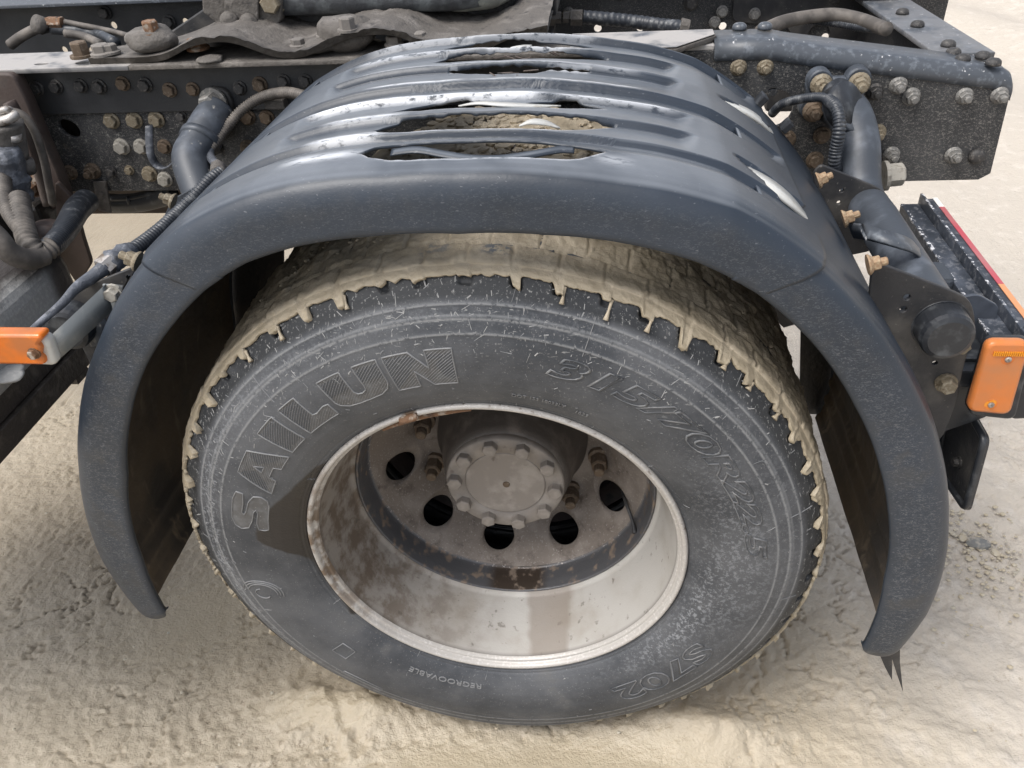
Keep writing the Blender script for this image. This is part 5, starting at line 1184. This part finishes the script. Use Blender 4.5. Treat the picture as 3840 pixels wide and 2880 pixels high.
lm = part('marker_lamp', plate(round_poly([uv((-0.6679, -0.0450, 0.9316)), uv((-0.5618, -0.0450, 0.9298)), uv((-0.5665, -0.0450, 0.8902)), uv((-0.6878, -0.0450, 0.8907))], .003), [], .008, .001, 'xz', -.038), 'black', label='amber front marker lamp with a broken corner')
lens_ = plate(round_poly([uv((-0.6464, -0.0660, 0.9464)), uv((-0.5531, -0.0660, 0.9466)), uv((-0.5629, -0.0660, 0.9372)), uv((-0.5615, -0.0660, 0.9300)), uv((-0.5679, -0.0660, 0.9183)), uv((-0.5645, -0.0660, 0.9139)), uv((-0.5661, -0.0660, 0.9072)), uv((-0.6654, -0.0660, 0.9072))], .002), [], .022, .004, 'xz', -.056)
part('lens', lens_, 'orange', lm)
part('broken_corner', plate(round_poly([uv((-0.5691, -0.0560, 0.9384)), uv((-0.5544, -0.0560, 0.9364)), uv((-0.5582, -0.0560, 0.9011)), uv((-0.5782, -0.0560, 0.9023))], .004), [], .018, .005, 'xz', -.050), 'white', lm)
bolt(B_SMALL, (-0.5692, -0.0660, 0.9226), 'rust', lm, 'screw', s=.7)
# ribbed conduit in front of the left arm
cn = part('conduit', tube([(-0.4655, 0.3600, 0.9942), (-0.4768, 0.3400, 0.9905), (-0.4917, 0.3100, 0.9779), (-0.5105, 0.2800, 0.9635), (-0.5219, 0.2400, 0.9560), (-0.5352, 0.2000, 0.9504), (-0.5458, 0.1600, 0.9490)], .0115, 14, 8, .0055, .20), 'hose', label='ribbed conduit running down the front edge of the mudguard')
part('taped_joint', tube([(-0.5434, 0.1700, 0.9492), (-0.5476, 0.1500, 0.9503), (-0.5502, 0.1300, 0.9532), (-0.5556, 0.1200, 0.9517)], [.0135, .018, .0145, .018, .013], 12, 5, lump=.12), 'tape', cn)
part('connector', tube([(-0.5517, 0.1250, 0.9536), (-0.5583, 0.1100, 0.9495)], .0165, 6, 1, smooth=False), 'alu', cn)
part('cable', tube([(-0.5543, 0.1100, 0.9525), (-0.5637, 0.0900, 0.9484), (-0.5722, 0.0600, 0.9472), (-0.5788, 0.0300, 0.9402), (-0.5917, 0.0000, 0.9324), (-0.5991, -0.0300, 0.9277), (-0.6042, -0.0400, 0.9246)], [.011, .0095, .007, .0055, .005, .005], 10, 8), 'tape', cn)
cn2 = part('conduit', tube([(-0.3855, 0.6000, 1.0431), (-0.4228, 0.6200, 1.0446), (-0.4631, 0.6400, 1.0369), (-0.5020, 0.6500, 1.0243), (-0.5355, 0.6400, 1.0061), (-0.5623, 0.6200, 0.9820), (-0.5776, 0.5800, 0.9631), (-0.5815, 0.5700, 0.9579)], .0105, 14, 8, .0055, .20), 'hose_mud', label='ribbed conduit curving down from the rail to the front arm')
part('cable', tube([(-0.5833, 0.5700, 0.9579), (-0.5757, 0.5500, 0.9491), (-0.5408, 0.5000, 0.9519), (-0.5145, 0.4500, 0.9610), (-0.4856, 0.3800, 0.9806)], .0085, 10, 6), 'tape', cn2)
part('cable_clip', (lambda a, b: a)(box(tuple(np.array((-0.4745, 0.6700, 1.0130))-np.array((.02, .01, .012))), tuple(np.array((-0.4745, 0.6700, 1.0130))+np.array((.02, .015, .006))), .002), tube([(-0.4428, 0.6250, 1.0470), (-0.4484, 0.6300, 1.0302)], .004, 6, 1)), 'mudsteel', cn2)
part('cable_tie', tube([(-0.4920, 0.4100, 0.9834), (-0.4830, 0.3800, 0.9839)], .014, 8, 1, lump=.3), 'mudsteel', cn)
vb = part('strap_bracket', ribbon([(-0.7547, 0.6800, 0.9699), (-0.7583, 0.6700, 0.9449), (-0.7597, 0.6600, 0.9147), (-0.7488, 0.6600, 0.8899), (-0.7143, 0.6500, 0.8983), (-0.6769, 0.6400, 0.9305)], -.008, 'dark', .004, Vector((.7, .7, 0)).normalized()), 'tape', label='blue-grey curved strap bolted to the rail')
# black cables below the rail
kb = part('cable_bundle', tube([(-0.9836, 0.7800, 0.7603), (-0.9361, 0.7700, 0.7609), (-0.8859, 0.7600, 0.7682), (-0.8320, 0.7500, 0.7821), (-0.7898, 0.7400, 0.7969)], .022, 14, 8), 'black', label='taped black cable bundle below the rail')
part('cable', tube([(-0.9499, 0.7600, 0.7768), (-0.8980, 0.7500, 0.7828), (-0.8331, 0.7400, 0.7974), (-0.7925, 0.7300, 0.8078)], .007, 8, 6), 'black', kb)
part('cable_tie', tube([(-0.8990, 0.7500, 0.7862), (-0.8979, 0.7450, 0.7761), (-0.9107, 0.7600, 0.7515)], .006, 8, 2), 'black', kb)
tb = part('tail_bracket', plate(round_poly([uv((-0.9263, 0.6900, 0.8476)), uv((-0.8999, 0.6900, 0.8473)), uv((-0.9140, 0.6900, 0.7746)), uv((-0.9400, 0.6900, 0.7836))], .002), [], .006, .001, 'xz', .69), 'mudsteel', label='small muddy tab bracket under the rail')
ub = part('cross_tube', join(box((-1.6, .86, .70), (-.30, .98, .83), .02), box((-1.6, .90, .675), (-.4, .99, .70), .006)), 'brown', label='dirty brown beam under the chassis')

# ------------------------------------------------------------------ left equipment cluster
eb = part('side_bracket', plate(round_poly([uv((-1.0450, 0.6200, 1.0905)), uv((-0.9670, 0.6200, 1.0885)), uv((-0.9617, 0.6200, 1.0446)), uv((-0.9593, 0.6200, 0.9667)), uv((-0.9567, 0.6200, 0.8892)), uv((-0.9612, 0.6200, 0.8282)), uv((-1.0094, 0.6200, 0.8129)), uv((-1.1793, 0.6200, 0.8145))], .01), [], .03, .004, 'xz', .64), 'brown', label='brown dirty bracket at the left end of the rail')
part('bracket_rib', tube([(-0.9674, 0.5900, 1.0497), (-0.9588, 0.5900, 0.9867), (-0.9639, 0.5900, 0.9113), (-0.9742, 0.5900, 0.8417)], .016, 10, 6, flat=.6), 'brown', eb)
for q in ((-1.0026, 0.6000, 0.8781),): bolt(B_NUT, q, 'rust', eb, s=1.35)
part('rod', tube([(-0.9500, 0.5600, 1.0415), (-0.9277, 0.5600, 1.0322), (-0.9177, 0.5600, 1.0011), (-0.9220, 0.5600, 0.9463), (-0.9322, 0.5600, 0.8989), (-0.9495, 0.5700, 0.8504)], .008, 10, 8), 'hose_mud', label='thin bent grey pipe beside the brown bracket')
al = part('clamp_band', tube([(-0.9520, 0.5000, 1.0374), (-0.9235, 0.4900, 1.0453), (-0.9015, 0.4900, 1.0499), (-0.8973, 0.5000, 1.0532)], .013, 14, 3, flat=.7, lump=.05), 'alu', label='shiny metal clamp on the left hose')
part('band', tube([(-0.9441, 0.5000, 1.0542), (-0.9072, 0.4900, 1.0650), (-0.9025, 0.5000, 1.0616)], .007, 10, 3), 'alu', al)
part('connector_body', tube([(-0.9338, 0.5000, 1.0371), (-0.9354, 0.5000, 1.0095), (-0.9422, 0.5000, 0.9743)], [.040, .034, .032], 14, 4), 'mudsteel', al)
part('fitting', tube([(-0.9072, 0.4900, 1.0212), (-0.9100, 0.4900, 1.0109)], .013, 12, 1), 'alu', al)
part('fitting', tube([(-0.9181, 0.5000, 0.9695), (-0.9243, 0.5000, 0.9469)], [.018, .02], 12, 2), 'mudsteel', al)
th_ = part('taped_hose', tube([(-0.9202, 0.4700, 1.0046), (-0.9254, 0.4700, 0.9812), (-0.9303, 0.4700, 0.9501), (-0.9330, 0.4700, 0.9274), (-0.9358, 0.4700, 0.9043)], [.022, .03, .024, .030, .025, .028], 12, 6, lump=.18), 'tape', label='hose wrapped in blue-grey tape at the left edge')
part('clamp_band', tube([(-0.9612, 0.4600, 0.9053), (-0.9347, 0.4550, 0.9109), (-0.9177, 0.4600, 0.9141)], .008, 8, 3), 'alu', th_)
part('corrugated_hose', tube([(-0.8783, 0.4000, 0.9345), (-0.8536, 0.3600, 0.9258), (-0.8205, 0.3100, 0.9143), (-0.7967, 0.2800, 0.9031), (-0.7824, 0.2800, 0.8891), (-0.7752, 0.3000, 0.8902)], .0185, 18, 10, .010, .24), 'hose_mud', label='muddy corrugated hose bending up beside the tank')
part('corrugated_hose', tube([(-0.7841, 0.2800, 0.8891), (-0.7911, 0.3300, 0.8822), (-0.8241, 0.4200, 0.8702), (-0.8672, 0.5200, 0.8573), (-0.8981, 0.6000, 0.8416)], [.018,.020,.022,.024,.025], 18, 10, .008, .07), 'hose', label='black flexible hose rising to the rail')
part('hose', tube([(-0.8426, 0.2400, 0.9729), (-0.8087, 0.2300, 0.9450), (-0.7977, 0.2300, 0.9159), (-0.7877, 0.2500, 0.8927), (-0.7801, 0.2800, 0.8848)], .018, 18, 8), 'hose_mud', label='thick muddy hose looping over the tank')
part('corrugated_hose', tube([(-0.9305, 0.4500, 0.9539), (-0.9175, 0.4200, 0.9440), (-0.8844, 0.3700, 0.9303), (-0.8467, 0.3300, 0.9223), (-0.8239, 0.3100, 0.9143)], .014, 14, 8, .007, .2), 'hose_mud')
part('valve_block', join(box((-1.35, .50, .70), (-1.05, .62, .88), .01), box((-1.2, .58, .72), (-1.0, .66, .84), .01)), 'dark_wet', label='dark valve block behind the corrugated hose')
part('prop_plate', plate(round_poly([uv((-0.9579, 0.6000, 0.8776)), uv((-0.9358, 0.6000, 0.8368)), uv((-0.9487, 0.6000, 0.7525)), uv((-0.9535, 0.6000, 0.6914)), uv((-1.0045, 0.6000, 0.6394)), uv((-1.0201, 0.6000, 0.7084))], .008), [], .012, .002, 'xz', .62), 'brown', label='brown hanging plate behind the black hose')
for q_ in (mud_heap((-0.8403, 0.3600, 0.8792), .03, 11), mud_heap((-0.8554, 0.4000, 0.8661), .03, 12), mud_heap((-0.8841, 0.4500, 0.8466), .03, 13)): part('mud_lump', q_, 'brown')
# tank / locker with its end face towards the wheel
x1 = -.795
nt_, ns_ = 60, 70
tk = box((-1.7, -.30, .708), (x1, .37, .875), .045, 5)
tank = part('side_locker', tk, 'tank', label='large side locker with dried grey mud and wet brown stain, shade painted on top')
import bmesh
bm = bmesh.new(); bm.from_mesh(tk)
bmesh.ops.subdivide_edges(bm, edges=[e for e in bm.edges if e.calc_length() > .1], cuts=40, use_grid_fill=True)
bm.to_mesh(tk); bm.free(); tk.update()
def tank_wet_shade(c):
    n1 = fbm(c, 14, 4, 95); h = c[:, 2]; y = c[:, 1]
    return np.clip(np.maximum((h-.842+(n1-.5)*.06)*50, (y-.285+(n1-.5)*.08)*40), 0, 1)  # wet stain, plus painted shade of the dark cavity on top
add_attr(tk, wet=tank_wet_shade)
part('bottom_rail', box((-1.7, -.30, .652), (x1+.004, .300, .696), .002), 'tankdark', tank)
part('locker_base', box((-1.7, -.30, .699), (x1-.003, .32, .76), .002), 'tankdark', tank)
part('rail_tab', box((x1-.03, .24, .640), (x1+.004, .28, .652), .001), 'tankdark', tank)
part('mud_splat', mud_heap((-0.7900, 0.0987, 0.7659), .026, 14, .4), 'tank', tank); attr_const(tank.children[-1].data, wet=0.)
